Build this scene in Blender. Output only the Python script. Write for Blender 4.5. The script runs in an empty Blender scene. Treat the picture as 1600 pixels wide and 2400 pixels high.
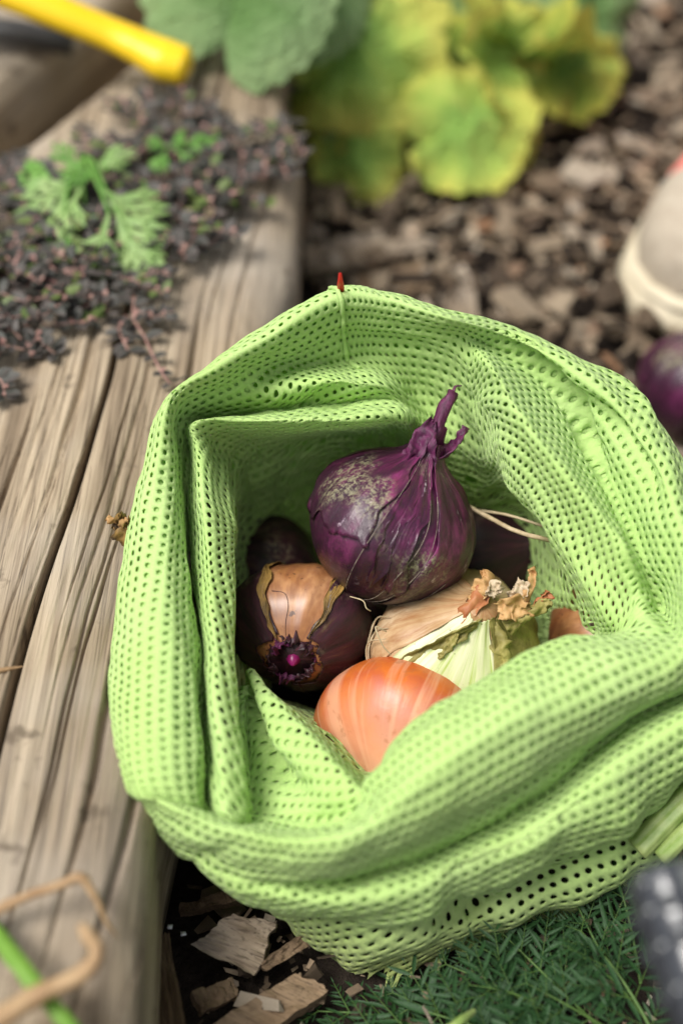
import bpy, math, random
import numpy as np
from mathutils import Vector, Matrix, Quaternion

random.seed(7)
rng = np.random.default_rng(7)
scene = bpy.context.scene
R = math.radians

# ------------------------------------------------------------------ camera, sky, sun, exposure
PITCH, DIST = R(47), 0.60
CAM = np.array([0.0, -DIST * math.cos(PITCH), 0.11 + DIST * math.sin(PITCH)])
FW = np.array([0.0, math.cos(PITCH), -math.sin(PITCH)])
UP = np.array([0.0, math.sin(PITCH), math.cos(PITCH)])
RT = np.array([1.0, 0.0, 0.0])
FPX = 50 / 36 * 2400

cd = bpy.data.cameras.new('camera')
cd.sensor_fit = 'VERTICAL'; cd.sensor_height = 36; cd.sensor_width = 24; cd.lens = 50
cd.clip_start = 0.01; cd.clip_end = 200
cd.dof.use_dof = True; cd.dof.focus_distance = 0.580; cd.dof.aperture_fstop = 3.0
cam = bpy.data.objects.new('camera', cd); scene.collection.objects.link(cam)
cam.location = CAM; cam.rotation_euler = (math.pi / 2 - PITCH, 0, 0)
scene.camera = cam

SUN_EL, SUN_AZ = R(62), R(-112)      # azimuth measured from +Y towards +X
world = bpy.data.worlds.new('World'); scene.world = world; world.use_nodes = True
wn, wl = world.node_tree.nodes, world.node_tree.links
bg = wn['Background']
sky = wn.new('ShaderNodeTexSky'); sky.sky_type = 'NISHITA'; sky.sun_disc = False
sky.sun_elevation = SUN_EL; sky.sun_rotation = SUN_AZ; sky.dust_density = 3.0; sky.air_density = 1.0
hs = wn.new('ShaderNodeHueSaturation'); hs.inputs['Saturation'].default_value = 0.25   # thin cloud: a pale, even sky
wl.new(sky.outputs[0], hs.inputs['Color']); wl.new(hs.outputs[0], bg.inputs[0])
bg.inputs[1].default_value = 0.066
sl = bpy.data.lights.new('sun', 'SUN'); sl.energy = 2.2; sl.angle = R(28); sl.color = (1.0, 0.965, 0.91)
so = bpy.data.objects.new('sun', sl); scene.collection.objects.link(so)
sd = Vector((math.sin(SUN_AZ) * math.cos(SUN_EL), math.cos(SUN_AZ) * math.cos(SUN_EL), math.sin(SUN_EL)))
so.rotation_euler = sd.to_track_quat('Z', 'Y').to_euler()
vs = scene.view_settings
vs.view_transform = 'Standard'; vs.look = 'None'; vs.gamma = 1; vs.use_curve_mapping = False
vs.exposure = 0.95

# ------------------------------------------------------------------ helpers
def Wp(px, py, z):
    """point at height z seen at a photo position (1600 x 2400)"""
    d = FW + RT * (px - 800) / FPX + UP * (1200 - py) / FPX
    return CAM + d * ((z - CAM[2]) / d[2])
def Dp(px, py, depth):
    return CAM + (FW + RT * (px - 800) / FPX + UP * (1200 - py) / FPX) * depth
def cv(r, u, t):
    v = RT * r + UP * u - FW * t
    return v / np.linalg.norm(v)

def hash2(ix, iy, seed):
    h = (ix.astype(np.int64) * 374761393 + iy.astype(np.int64) * 668265263 + seed * 1442695041) & 0xffffffff
    h = ((h ^ (h >> 13)) * 1274126177) & 0xffffffff
    return ((h ^ (h >> 16)) & 0xffff) / 65535.0
def vn(x, y, seed=0):
    x = np.asarray(x, float); y = np.asarray(y, float)
    ix, iy = np.floor(x), np.floor(y); fx, fy = x - ix, y - iy
    fx = fx * fx * fx * (fx * (fx * 6 - 15) + 10); fy = fy * fy * fy * (fy * (fy * 6 - 15) + 10)
    a, b = hash2(ix, iy, seed), hash2(ix + 1, iy, seed); c, d = hash2(ix, iy + 1, seed), hash2(ix + 1, iy + 1, seed)
    return (a * (1 - fx) + b * fx) * (1 - fy) + (c * (1 - fx) + d * fx) * fy - 0.5
def fbm(x, y, seed=0, o=4):
    t = 0; a = 1
    for k in range(o):
        t = t + a * vn(x * 2 ** k, y * 2 ** k, seed + k * 17); a *= 0.5
    return t

def mesh(name, verts, faces, smooth=True):
    me = bpy.data.meshes.new(name)
    verts = np.asarray(verts, np.float32)
    if isinstance(faces, np.ndarray):
        n, k = faces.shape
        me.vertices.add(len(verts)); me.vertices.foreach_set('co', verts.ravel())
        me.loops.add(n * k); me.loops.foreach_set('vertex_index', faces.astype(np.int32).ravel())
        me.polygons.add(n); me.polygons.foreach_set('loop_start', np.arange(0, n * k, k, dtype=np.int32))
        me.update(calc_edges=True); me.validate()
    else:
        me.from_pydata([tuple(map(float, v)) for v in verts], [], faces)
    if smooth: me.polygons.foreach_set('use_smooth', np.ones(len(me.polygons), bool))
    me.update()
    return me
def obj(name, me, mat=None, parent=None):
    o = bpy.data.objects.new(name, me); scene.collection.objects.link(o)
    if mat is not None and me is not None and not me.materials: me.materials.append(mat)
    if parent is not None: o.parent = parent
    return o
def tag(o, label, cat=None, group=None, kind=None):
    if label: o['label'] = label
    if cat: o['category'] = cat
    if group: o['group'] = group
    if kind: o['kind'] = kind
    return o
def empty(name, loc=(0, 0, 0), quat=None):
    o = bpy.data.objects.new(name, None); scene.collection.objects.link(o)
    o.empty_display_size = 0.02; o.location = loc
    if quat is not None: o.rotation_mode = 'QUATERNION'; o.rotation_quaternion = quat
    return o
def grid_faces(nu, nv, wrap=False):
    m = nu if wrap else nu - 1
    i, j = np.meshgrid(np.arange(m), np.arange(nv - 1), indexing='ij')
    i2 = (i + 1) % nu
    return np.stack([i * nv + j, i2 * nv + j, i2 * nv + j + 1, i * nv + j + 1], -1).reshape(-1, 4)
def crom(P, n):
    """open Catmull-Rom through points P -> n samples"""
    P = np.asarray(P, float); m = len(P)
    E = np.vstack([2 * P[0] - P[1], P, 2 * P[-1] - P[-2]])
    t = np.linspace(0, m - 1 - 1e-9, n); k = t.astype(int); f = (t - k)[:, None]
    a, b, c, d = E[k], E[k + 1], E[k + 2], E[k + 3]
    return 0.5 * (2 * b + (c - a) * f + (2 * a - 5 * b + 4 * c - d) * f ** 2 + (3 * b - a - 3 * c + d) * f ** 3)
def tube(pts, rad, sides=8, flat=1.0, cap=True, jit=0.0, seed=0):
    """verts, faces of a tapered tube along pts; rad a number or list"""
    P = np.asarray(pts, float); n = len(P)
    rad = np.interp(np.linspace(0, 1, n), np.linspace(0, 1, len(rad)), rad) if hasattr(rad, '__len__') else np.full(n, rad)
    T = np.gradient(P, axis=0); T /= np.linalg.norm(T, axis=1)[:, None] + 1e-12
    N = np.zeros_like(P); v = np.array([0, 0, 1.0])
    if abs(T[0] @ v) > 0.9: v = np.array([1.0, 0, 0])
    N[0] = v - T[0] * (v @ T[0]); N[0] /= np.linalg.norm(N[0])
    for i in range(1, n):
        q = N[i - 1] - T[i] * (N[i - 1] @ T[i]); N[i] = q / (np.linalg.norm(q) + 1e-12)
    B = np.cross(T, N)
    a = np.linspace(0, 2 * math.pi, sides, endpoint=False)
    rr = rad[:, None] * np.ones(sides)
    if jit:
        ii, jj = np.meshgrid(np.arange(n), np.arange(sides), indexing='ij')
        rr = rr * (1 + jit * 2 * vn(ii * 0.35, jj * 1.0, seed))
    V = P[:, None] + rr[..., None] * (np.cos(a)[None, :, None] * B[:, None] + flat * np.sin(a)[None, :, None] * N[:, None])
    V = V.transpose(1, 0, 2).reshape(-1, 3)
    F = grid_faces(sides, n, True).tolist()
    if cap:
        F.append([s * n for s in range(sides)][::-1]); F.append([s * n + n - 1 for s in range(sides)])
    return V, F
class MB:
    def __init__(s): s.v = []; s.f = []; s.n = 0
    def add(s, V, F):
        s.v.append(np.asarray(V, float)); s.f += [[i + s.n for i in f] for f in (F.tolist() if isinstance(F, np.ndarray) else F)]
        s.n += len(V)
    def me(s, name, smooth=True): return mesh(name, np.vstack(s.v), s.f, smooth)

# ------------------------------------------------------------------ materials
class NT:
    def __init__(s, name):
        s.m = bpy.data.materials.new(name); s.m.use_nodes = True
        s.t = s.m.node_tree; s.n = s.t.nodes; s.l = s.t.links
        s.b = s.n['Principled BSDF']; s.out = s.n['Material Output']
    def new(s, typ, **kw):
        nd = s.n.new('ShaderNode' + typ)
        for k, v in kw.items(): setattr(nd, k, v)
        return nd
    def put(s, sock, val):
        if hasattr(val, 'is_output') or isinstance(val, bpy.types.NodeSocket): s.l.new(val, sock)
        elif val is not None:
            if sock.type == 'RGBA' and len(val) == 3: val = (*val, 1)
            sock.default_value = val
    def coord(s, scale=(1, 1, 1), kind='Object'):
        tc = s.new('TexCoord'); mp = s.new('Mapping'); s.l.new(tc.outputs[kind], mp.inputs[0])
        mp.inputs['Scale'].default_value = scale
        return mp.outputs[0]
    def noise(s, vec, scale, detail=4, rough=0.55, dist=0.0):
        nd = s.new('TexNoise'); s.put(nd.inputs['Vector'], vec)
        nd.inputs['Scale'].default_value = scale; nd.inputs['Detail'].default_value = detail
        nd.inputs['Roughness'].default_value = rough; nd.inputs['Distortion'].default_value = dist
        return nd.outputs['Fac']
    def ramp(s, fac, stops):
        nd = s.new('ValToRGB'); e = nd.color_ramp.elements
        while len(e) < len(stops): e.new(0.5)
        for x, (p, c) in zip(e, stops):
            x.position = p
            if not hasattr(c, '__len__'): c = (c, c, c)
            x.color = (*c[:3], 1)
        s.put(nd.inputs[0], fac)
        return nd.outputs[0]
    def mix(s, fac, a, b, blend='MIX'):
        nd = s.new('Mix', data_type='RGBA', blend_type=blend)
        s.put(nd.inputs[0], fac); s.put(nd.inputs[6], a); s.put(nd.inputs[7], b)
        return nd.outputs[2]
    def math(s, op, a, b=None, clamp=False):
        nd = s.new('Math', operation=op, use_clamp=clamp); s.put(nd.inputs[0], a)
        if b is not None: s.put(nd.inputs[1], b)
        return nd.outputs[0]
    def bump(s, h, strength=0.4, dist=0.001, base=None):
        nd = s.new('Bump'); nd.inputs['Strength'].default_value = strength; nd.inputs['Distance'].default_value = dist
        s.put(nd.inputs['Height'], h)
        if base is not None: s.l.new(base, nd.inputs['Normal'])
        return nd.outputs[0]
    def meridian(s, zscale=0.1, k=1.0):
        """object coords with the ring direction unit-normalised: streaks along the onion's meridians"""
        tc = s.new('TexCoord'); sp = s.new('SeparateXYZ'); s.l.new(tc.outputs['Object'], sp.inputs[0])
        cb = s.new('CombineXYZ'); s.l.new(sp.outputs[0], cb.inputs[0]); s.l.new(sp.outputs[1], cb.inputs[1])
        nm = s.new('VectorMath', operation='NORMALIZE'); s.l.new(cb.outputs[0], nm.inputs[0])
        s2 = s.new('SeparateXYZ'); s.l.new(nm.outputs[0], s2.inputs[0])
        c2 = s.new('CombineXYZ'); s.l.new(s2.outputs[0], c2.inputs[0]); s.l.new(s2.outputs[1], c2.inputs[1])
        s.l.new(s.math('MULTIPLY', sp.outputs[2], zscale * 30), c2.inputs[2])
        return c2.outputs[0]
    def done(s, color=None, rough=0.6, normal=None, spec=0.5, trans=None, tcol=None, **kw):
        s.put(s.b.inputs['Base Color'], color); s.put(s.b.inputs['Roughness'], rough)
        s.put(s.b.inputs['Specular IOR Level'], spec)
        if normal is not None: s.l.new(normal, s.b.inputs['Normal'])
        for k, v in kw.items(): s.put(s.b.inputs[k.replace('_', ' ')], v)
        if trans:
            tr = s.new('BsdfTranslucent'); s.put(tr.inputs[0], tcol if tcol is not None else color)
            if normal is not None: s.l.new(normal, tr.inputs['Normal'])
            mx = s.new('MixShader'); mx.inputs[0].default_value = trans
            s.l.new(s.b.outputs[0], mx.inputs[1]); s.l.new(tr.outputs[0], mx.inputs[2]); s.l.new(mx.outputs[0], s.out.inputs[0])
        return s.m

def mat_simple(name, c1, c2, scale=60, rough=0.6, bump=0.3, bdist=0.0005, spec=0.4, stretch=(1, 1, 1), trans=None):
    m = NT(name); v = m.coord(stretch); f = m.noise(v, scale, 5)
    col = m.ramp(f, [(0.3, c1), (0.7, c2)])
    return m.done(col, rough, m.bump(m.noise(v, scale * 4, 4), bump, bdist), spec, trans)

def mat_bag():
    m = NT('lime_knit'); v = m.coord()
    big = m.noise(v, 18, 3)
    col = m.ramp(big, [(0.3, (0.59, 0.81, 0.26)), (0.7, (0.67, 0.86, 0.36))])
    fz = m.noise(v, 900, 3, 0.7)
    col = m.mix(m.math('MULTIPLY', fz, 0.35), col, (0.68, 0.88, 0.38))
    soil = m.ramp(m.noise(v, 26, 5), [(0.60, 0.0), (0.72, 1.0)])
    sp = m.new('SeparateXYZ'); m.l.new(v, sp.inputs[0])
    low = m.ramp(sp.outputs[2], [(0.012, 1.0), (0.05, 0.0)])          # mud picked up where the bag stands
    col = m.mix(m.math('MULTIPLY', m.math('MULTIPLY', soil, low), 0.8), col, (0.40, 0.33, 0.14))
    col = m.mix(m.math('MULTIPLY', low, 0.55), col, (0.50, 0.50, 0.17))
    yarn = m.math('ADD', m.noise(v, 2200, 2, 0.6), m.math('MULTIPLY', m.noise(v, 900, 2), 0.8))
    n = m.bump(yarn, 0.7, 0.0004)
    return m.done(col, 0.9, n, 0.12, 0.36, tcol=m.mix(0.3, col, (0.40, 0.84, 0.03)), Sheen_Weight=0.15)

def mat_wood(name, tint=(1, 1, 1), dark=0.0):
    m = NT(name)
    lo = m.coord((20, 0.6, 20)); mid = m.coord((90, 1.3, 90)); fine = m.coord((330, 3.2, 330)); free = m.coord()
    a = m.noise(lo, 3, 5, 0.6, 0.4); b = m.noise(mid, 4, 5, 0.65, 0.3); c = m.noise(fine, 3, 4, 0.6)
    col = m.ramp(a, [(0.30, (0.15, 0.12, 0.09)), (0.44, (0.30, 0.25, 0.19)), (0.58, (0.46, 0.40, 0.315)), (0.72, (0.36, 0.29, 0.205))])
    col = m.mix(m.ramp(b, [(0.36, 0.6), (0.50, 0.0)]), col, (0.19, 0.15, 0.11))
    col = m.mix(m.ramp(c, [(0.37, 0.8), (0.47, 0.0)]), col, (0.10, 0.078, 0.055))
    col = m.mix(m.ramp(m.noise(free, 9, 4), [(0.45, 0.0), (0.68, 0.6)]), col, (0.42, 0.40, 0.375))     # silvered grey
    col = m.mix(m.ramp(m.noise(free, 60, 5), [(0.62, 0.0), (0.70, 0.7)]), col, (0.10, 0.08, 0.06))     # black specks
    col = m.mix(1.0, col, tint, 'MULTIPLY')
    h = m.math('ADD', m.math('MULTIPLY', b, 1.0), m.math('MULTIPLY', c, 0.7))
    return m.done(col, 0.82, m.bump(h, 0.6, 0.0010), 0.25)

def mat_chip(name, stops, island=False):
    m = NT(name); v = m.coord((60, 6, 60) if not island else (120, 120, 120))
    if island: r = m.new('NewGeometry').outputs['Random Per Island']
    else: r = m.new('ObjectInfo').outputs['Random']
    base = m.ramp(r, stops)
    g = m.noise(v, 4 if not island else 1, 5, 0.65)
    col = m.mix(m.ramp(g, [(0.35, 0.75), (0.6, 0.0)]), base, (0.07, 0.052, 0.04))
    return m.done(col, 0.85, m.bump(g, 0.7, 0.0012), 0.25)
CHIP = [(0.0, (0.045, 0.032, 0.022)), (0.24, (0.14, 0.098, 0.062)), (0.5, (0.34, 0.25, 0.165)), (0.72, (0.48, 0.38, 0.265)), (0.92, (0.60, 0.51, 0.40)), (1.0, (0.46, 0.24, 0.12))]

def mat_red_onion():
    m = NT('red_onion_skin'); mer = m.meridian(0.55); obj_ = m.coord()
    s1 = m.noise(mer, 2.0, 4, 0.6, 0.3); s2 = m.noise(mer, 9, 4, 0.65); blot = m.noise(obj_, 34, 5, 0.6)
    col = m.ramp(s1, [(0.30, (0.030, 0.007, 0.020)), (0.48, (0.075, 0.010, 0.042)), (0.62, (0.20, 0.028, 0.115)), (0.75, (0.13, 0.018, 0.05))])
    col = m.mix(m.ramp(s2, [(0.40, 0.7), (0.6, 0.0)]), col, (0.028, 0.008, 0.022))
    col = m.mix(m.ramp(blot, [(0.48, 0.0), (0.68, 0.65)]), col, (0.018, 0.010, 0.016))
    dust = m.math('MULTIPLY', m.ramp(m.noise(obj_, 28, 3), [(0.53, 0.0), (0.64, 1.0)]), m.ramp(m.noise(obj_, 520, 4, 0.75), [(0.45, 0.0), (0.62, 1.0)]))
    col = m.mix(m.math('MULTIPLY', dust, 0.75), col, (0.30, 0.28, 0.17))
    fz = m.math('MULTIPLY', m.ramp(m.noise(mer, 5.0, 5, 0.7), [(0.60, 0.0), (0.68, 1.0)]), m.ramp(m.noise(obj_, 260, 4, 0.7), [(0.50, 0.0), (0.60, 1.0)]))
    col = m.mix(m.math('MULTIPLY', fz, 0.75), col, (0.55, 0.42, 0.50))
    sz = m.new('SeparateXYZ'); m.l.new(obj_, sz.inputs[0])
    root = m.ramp(m.math('ADD', m.math('MULTIPLY', sz.outputs[2], 16), m.math('MULTIPLY', blot, 0.9)), [(0.05, 0.85), (0.55, 0.0)])   # skin darker towards the root
    col = m.mix(root, col, (0.016, 0.007, 0.012))
    n = m.bump(s2, 0.35, 0.0012); n = m.bump(m.noise(obj_, 320, 4), 0.25, 0.0005, n)
    return m.done(col, m.ramp(blot, [(0.3, 0.24), (0.7, 0.5)]), n, 0.5)
def mat_brown_onion():
    m = NT('brown_onion_skin'); mer = m.meridian(0.5); o = m.coord()
    s1 = m.noise(mer, 1.6, 4, 0.6); blot = m.noise(o, 46, 5, 0.6)
    col = m.ramp(blot, [(0.32, (0.17, 0.06, 0.02)), (0.5, (0.34, 0.145, 0.055)), (0.68, (0.48, 0.25, 0.12))])
    col = m.mix(m.ramp(m.noise(mer, 7, 4), [(0.42, 0.5), (0.6, 0.0)]), col, (0.16, 0.055, 0.03))
    col = m.mix(m.ramp(m.noise(o, 240, 3), [(0.66, 0.0), (0.70, 0.9)]), col, (0.07, 0.03, 0.02))
    return m.done(col, 0.35, m.bump(s1, 0.3, 0.001), 0.5)
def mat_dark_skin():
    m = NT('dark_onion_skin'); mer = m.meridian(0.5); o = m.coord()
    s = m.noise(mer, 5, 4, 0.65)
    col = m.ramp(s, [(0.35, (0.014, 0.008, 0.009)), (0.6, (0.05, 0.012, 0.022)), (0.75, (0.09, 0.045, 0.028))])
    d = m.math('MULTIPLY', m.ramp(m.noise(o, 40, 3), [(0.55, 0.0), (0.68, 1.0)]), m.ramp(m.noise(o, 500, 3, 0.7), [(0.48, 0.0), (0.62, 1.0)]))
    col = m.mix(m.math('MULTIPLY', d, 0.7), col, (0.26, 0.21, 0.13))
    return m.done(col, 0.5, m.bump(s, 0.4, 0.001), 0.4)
def mat_yellow_onion():
    m = NT('straw_onion_skin'); mer = m.meridian(0.35); o = m.coord()
    s = m.noise(mer, 7, 5, 0.65, 0.3); b = m.noise(o, 40, 4)
    col = m.ramp(b, [(0.3, (0.34, 0.19, 0.08)), (0.5, (0.50, 0.33, 0.18)), (0.7, (0.62, 0.46, 0.30))])
    col = m.mix(m.ramp(s, [(0.36, 0.75), (0.52, 0.0)]), col, (0.30, 0.13, 0.05))
    return m.done(col, 0.42, m.bump(s, 0.35, 0.001), 0.4)
def mat_green_flesh():
    m = NT('pale_green_flesh'); mer = m.meridian(0.12)
    s = m.noise(mer, 16, 3, 0.5)
    col = m.ramp(s, [(0.34, (0.42, 0.50, 0.14)), (0.44, (0.58, 0.63, 0.32)), (0.60, (0.68, 0.67, 0.44))])
    dots = m.ramp(m.noise(m.coord(), 330, 3), [(0.68, 0.0), (0.71, 0.85)])
    col = m.mix(dots, col, (0.10, 0.09, 0.05))
    return m.done(col, 0.4, m.bump(s, 0.3, 0.0008), 0.4, 0.1)
def mat_orange_onion():
    m = NT('orange_onion_skin'); mer = m.meridian(0.06); o = m.coord()
    s = m.noise(mer, 5.5, 4, 0.55, .2); b = m.noise(o, 30, 4)
    col = m.ramp(b, [(0.34, (0.46, 0.06, 0.010)), (0.5, (0.56, 0.14, 0.025)), (0.64, (0.40, 0.075, 0.045))])
    col = m.mix(m.ramp(s, [(0.48, 0.0), (0.60, 0.7)]), col, (0.70, 0.36, 0.22))
    pole = m.new('SeparateXYZ'); m.l.new(o, pole.inputs[0])
    col = m.mix(m.ramp(m.math('ADD', m.math('MULTIPLY', pole.outputs[2], 14), m.math('MULTIPLY', b, 0.35)), [(0.25, 0.0), (0.60, 0.7)]), col, (0.74, 0.40, 0.27))
    col = m.mix(m.ramp(m.noise(o, 160, 4), [(0.60, 0.0), (0.68, 0.45)]), col, (0.36, 0.13, 0.05))
    return m.done(col, 0.38, m.bump(m.math('ADD', s, m.noise(o, 120, 4)), 0.3, 0.0010), 0.4)

M = {}
M['bag'] = mat_bag()
M['wood'] = mat_wood('weathered_wood', (0.96, 0.89, 0.79)); M['wood_far'] = mat_wood('weathered_wood_tan', (1.0, 0.92, 0.8))
M['chip'] = mat_chip('wood_chip', CHIP); M['mulch'] = mat_chip('mulch', CHIP, True)
M['chip_pale'] = mat_wood('chip_grey', (0.8, 0.74, 0.68))
M['red'] = mat_red_onion(); M['brown'] = mat_brown_onion(); M['dark'] = mat_dark_skin()
M['yellow'] = mat_yellow_onion(); M['flesh'] = mat_green_flesh(); M['orange'] = mat_orange_onion()
M['soil'] = mat_simple('soil', (0.014, 0.010, 0.008), (0.045, 0.033, 0.025), 90, 0.95, 0.9, 0.004, 0.2)
M['neck'] = mat_simple('dry_purple_neck', (0.035, 0.008, 0.025), (0.15, 0.02, 0.09), 120, 0.5, 0.5, 0.0008, 0.4, (4, 4, 0.6))
M['papery'] = mat_simple('papery_peel', (0.42, 0.20, 0.07), (0.72, 0.48, 0.22), 90, 0.55, 0.5, 0.0006, 0.3, trans=0.2)
M['papery_red'] = mat_simple('papery_rust_peel', (0.32, 0.09, 0.03), (0.58, 0.27, 0.12), 90, 0.5, 0.5, 0.0006, 0.3, (1, 1, .3), trans=0.15)
M['olive'] = mat_simple('dried_olive_leaf', (0.10, 0.085, 0.02), (0.36, 0.31, 0.10), 110, 0.6, 0.6, 0.001, 0.3, (1, 1, .4))
M['white_peel'] = mat_simple('pale_peel', (0.50, 0.36, 0.22), (0.74, 0.62, 0.45), 60, 0.5, 0.3, 0.0005, 0.3, trans=0.2)
M['magenta'] = mat_simple('magenta_flesh', (0.14, 0.006, 0.06), (0.34, 0.015, 0.15), 80, 0.35, 0.2)
M['fibre'] = mat_simple('dry_fibre', (0.30, 0.22, 0.12), (0.58, 0.47, 0.31), 200, 0.7, 0.3)
M['fuzz'] = mat_simple('pale_skin_edge', (0.05, 0.03, 0.035), (0.34, 0.28, 0.22), 420, 0.8, 0.3)
M['straw'] = mat_simple('dry_stem', (0.26, 0.15, 0.07), (0.50, 0.35, 0.19), 70, 0.6, 0.4)
M['stub'] = mat_simple('rotten_stalk', (0.05, 0.03, 0.012), (0.36, 0.21, 0.05), 110, 0.6, 0.6, 0.001, 0.4, (1, 1, .5))

# ------------------------------------------------------------------ ground
gx = np.concatenate([[-60, -8, -2], np.linspace(-0.6, 0.7, 90), [2, 8, 60]]); gy = np.concatenate([[-60, -8, -1.5], np.linspace(-0.45, 1.3, 110), [3, 8, 60]])
X, Y = np.meshgrid(gx, gy, indexing='ij')
Z = fbm(X * 14, Y * 14, 3) * 0.012 - 0.008
Z[(abs(X) > 1) | (abs(Y) > 1.4)] = -0.008
g = obj('ground', mesh('ground', np.stack([X, Y, Z], -1).reshape(-1, 3), grid_faces(len(gx), len(gy))), M['soil'])
tag(g, 'dark garden soil under the wood chip mulch', kind='structure')

# ------------------------------------------------------------------ weathered timber
ZW = 0.106
KW = (CAM[2] - ZW) / (CAM[2] - 0.095)
def crack_x(y):
    y = (y - CAM[1]) / KW + CAM[1]
    return KW * ( -0.1205 + 0.0916 * y + 0.0016 * np.sin(y * 31) + 0.0022 * vn(y * 18, y * 0, 5))
def edge_x(y):
    y = (y - CAM[1]) / KW + CAM[1]
    return KW * np.interp(y, [-0.4, -0.215, -0.135, 0.0, 0.198, 0.30, 0.39, 0.8], [-0.060, -0.066, -0.070, -0.055, -0.022, -0.022, -0.036, -0.03]) + 0.003 * vn(y * 12, y * 0, 9)
def fissures(nf, seed, lo, hi):
    r = np.random.default_rng(seed); L = []
    for k in range(nf):
        L.append((r.uniform(lo, hi), r.uniform(-0.42, 0.8), r.uniform(0.04, 0.22), r.uniform(0.0003, 0.0006), r.uniform(0.001, 0.004), r.uniform(0, 9)))
    return L
def slab(name, left, right, nx, fis, seed, roundl, roundr, parent, ztop=ZW, y0=-0.45, y1=0.95, ny=300, th=0.1):
    ys = np.linspace(y0, y1, ny); u = np.linspace(0, 1, nx)
    xl, xr = left(ys), right(ys)
    Xg = xl[None] + (xr - xl)[None] * u[:, None]; Yg = np.repeat(ys[None], nx, 0)
    off = Xg - (crack_x(Yg))
    Zg = ztop + fbm(off * 18, Yg * 1.2, seed) * 0.004 + fbm(off * 130, Yg * 2.5, seed + 5) * 0.0006 + fbm(off * 420, Yg * 5, seed + 9) * 0.0005
    for (x0, yc, ln, wd, dp, ph) in fis:
        xc = x0 + 0.0008 * np.sin(Yg * 9 + ph) + 0.0008 * vn(Yg * 40, Yg * 0, int(ph * 100))
        env = np.clip(1 - ((Yg - yc) / ln) ** 2, 0, 1)
        Zg -= dp * env * np.exp(-((off - xc) / (wd * (0.3 + env))) ** 2)
    dl = (Xg - xl[None]); dr = (xr[None] - Xg)
    Zg -= np.where(dl < roundl, roundl - np.sqrt(np.clip(roundl ** 2 - (roundl - dl) ** 2, 0, None)), 0)
    Zg -= np.where(dr < roundr, (roundr - np.sqrt(np.clip(roundr ** 2 - (roundr - dr) ** 2, 0, None))), 0)
    # sides go down
    V = np.stack([Xg, Yg, Zg], -1)
    nd = 10
    dn = np.linspace(0, 1, nd + 1)[1:]
    Lw = np.stack([np.stack([xl + 0.002 * vn(ys * 30 + k, ys * 0 + k, seed + 3), ys, Zg[0] - (Zg[0] - ztop + th) * t], -1) for k, t in enumerate(dn)][::-1])
    Rw = np.stack([np.stack([xr + 0.003 * vn(ys * 9, ys * 0 + k * .4, seed + 4) - 0.004 * t, ys, Zg[-1] - (Zg[-1] - ztop + th) * t], -1) for k, t in enumerate(dn)])
    A = np.concatenate([Lw, V, Rw], 0)
    return obj(name, mesh(name, A.reshape(-1, 3), grid_faces(A.shape[0], ny)), M['wood'], parent)
timber = tag(empty('timber', (-0.11, 0, 0)), 'weathered grey garden timber with a long open split beside the green bag', 'timber')
def T_(o):
    o.location = (0.11, 0, 0); return o
T_(slab('slab', lambda y: crack_x(y) + 0.0019 + 0.0018 * np.clip(vn(y * 11, y * 0, 2) + .2, -0.6, 1), edge_x, 190, fissures(46, 4, 0.006, 0.10) + [(0.036, -0.02, 0.20, 0.0012, 0.006, 2.0), (0.052, -0.10, 0.2, 0.0010, 0.004, 1.0)], 21, 0.002, 0.022, timber))
T_(slab('slab', lambda y: np.interp(y, [-.45, .12, .22, .30, .385, .5, .9], [-.26, -.25, -.225, -.178, -.130, -.112, -.105]) + 0.004 * vn(y * 9, y * 0, 31), lambda y: crack_x(y) - 0.0017 - 0.0016 * np.clip(vn(y * 13, y * 0, 6) + .2, -0.6, 1), 230, fissures(50, 8, -0.12, -0.004) + [(-0.030, -0.02, 0.11, 0.0010, 0.005, 4.0), (-0.012, 0.10, 0.12, 0.0008, 0.004, 3.0)], 21, 0.02, 0.0015, timber))

# a second timber lying across, top left
t2 = tag(empty('timber', (-0.30, 0.40, 0)), 'tan timber end behind the dark creeping plant, upper left corner', 'timber')
def tbox(L, Wd, H, seed, rnd=0.02):
    nx, ny = 60, 50
    prof_a = np.linspace(0, 2 * math.pi, nx, endpoint=False)
    c, s_ = np.cos(prof_a), np.sin(prof_a)
    px = np.sign(c) * np.abs(c) ** 0.35 * Wd / 2; pz = np.sign(s_) * np.abs(s_) ** 0.35 * H / 2
    ys = np.linspace(-L / 2, L / 2, ny)
    V = np.zeros((nx, ny, 3)); V[..., 0] = px[:, None]; V[..., 1] = ys[None]; V[..., 2] = pz[:, None]
    k = 1 + 0.05 * vn(np.repeat(prof_a[:, None], ny, 1) * 3, np.repeat(ys[None], nx, 0) * 14, seed)
    V[..., 0] *= k; V[..., 2] *= k
    F = grid_faces(nx, ny, True).tolist()
    F.append([i * ny for i in range(nx)][::-1]); F.append([i * ny + ny - 1 for i in range(nx)])
    return mesh('timber_body', V.reshape(-1, 3), F)
b = obj('body', tbox(0.5, 0.14, 0.11, 3), M['wood_far'], t2); b.location = (0.012, -0.08, 0.05); b.rotation_euler = (0, 0, R(-24))
b = obj('body', tbox(0.4, 0.10, 0.09, 5), M['wood_far'], t2); b.location = (0.02, 0.24, 0.06); b.rotation_euler = (0, 0, R(74))

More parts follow.
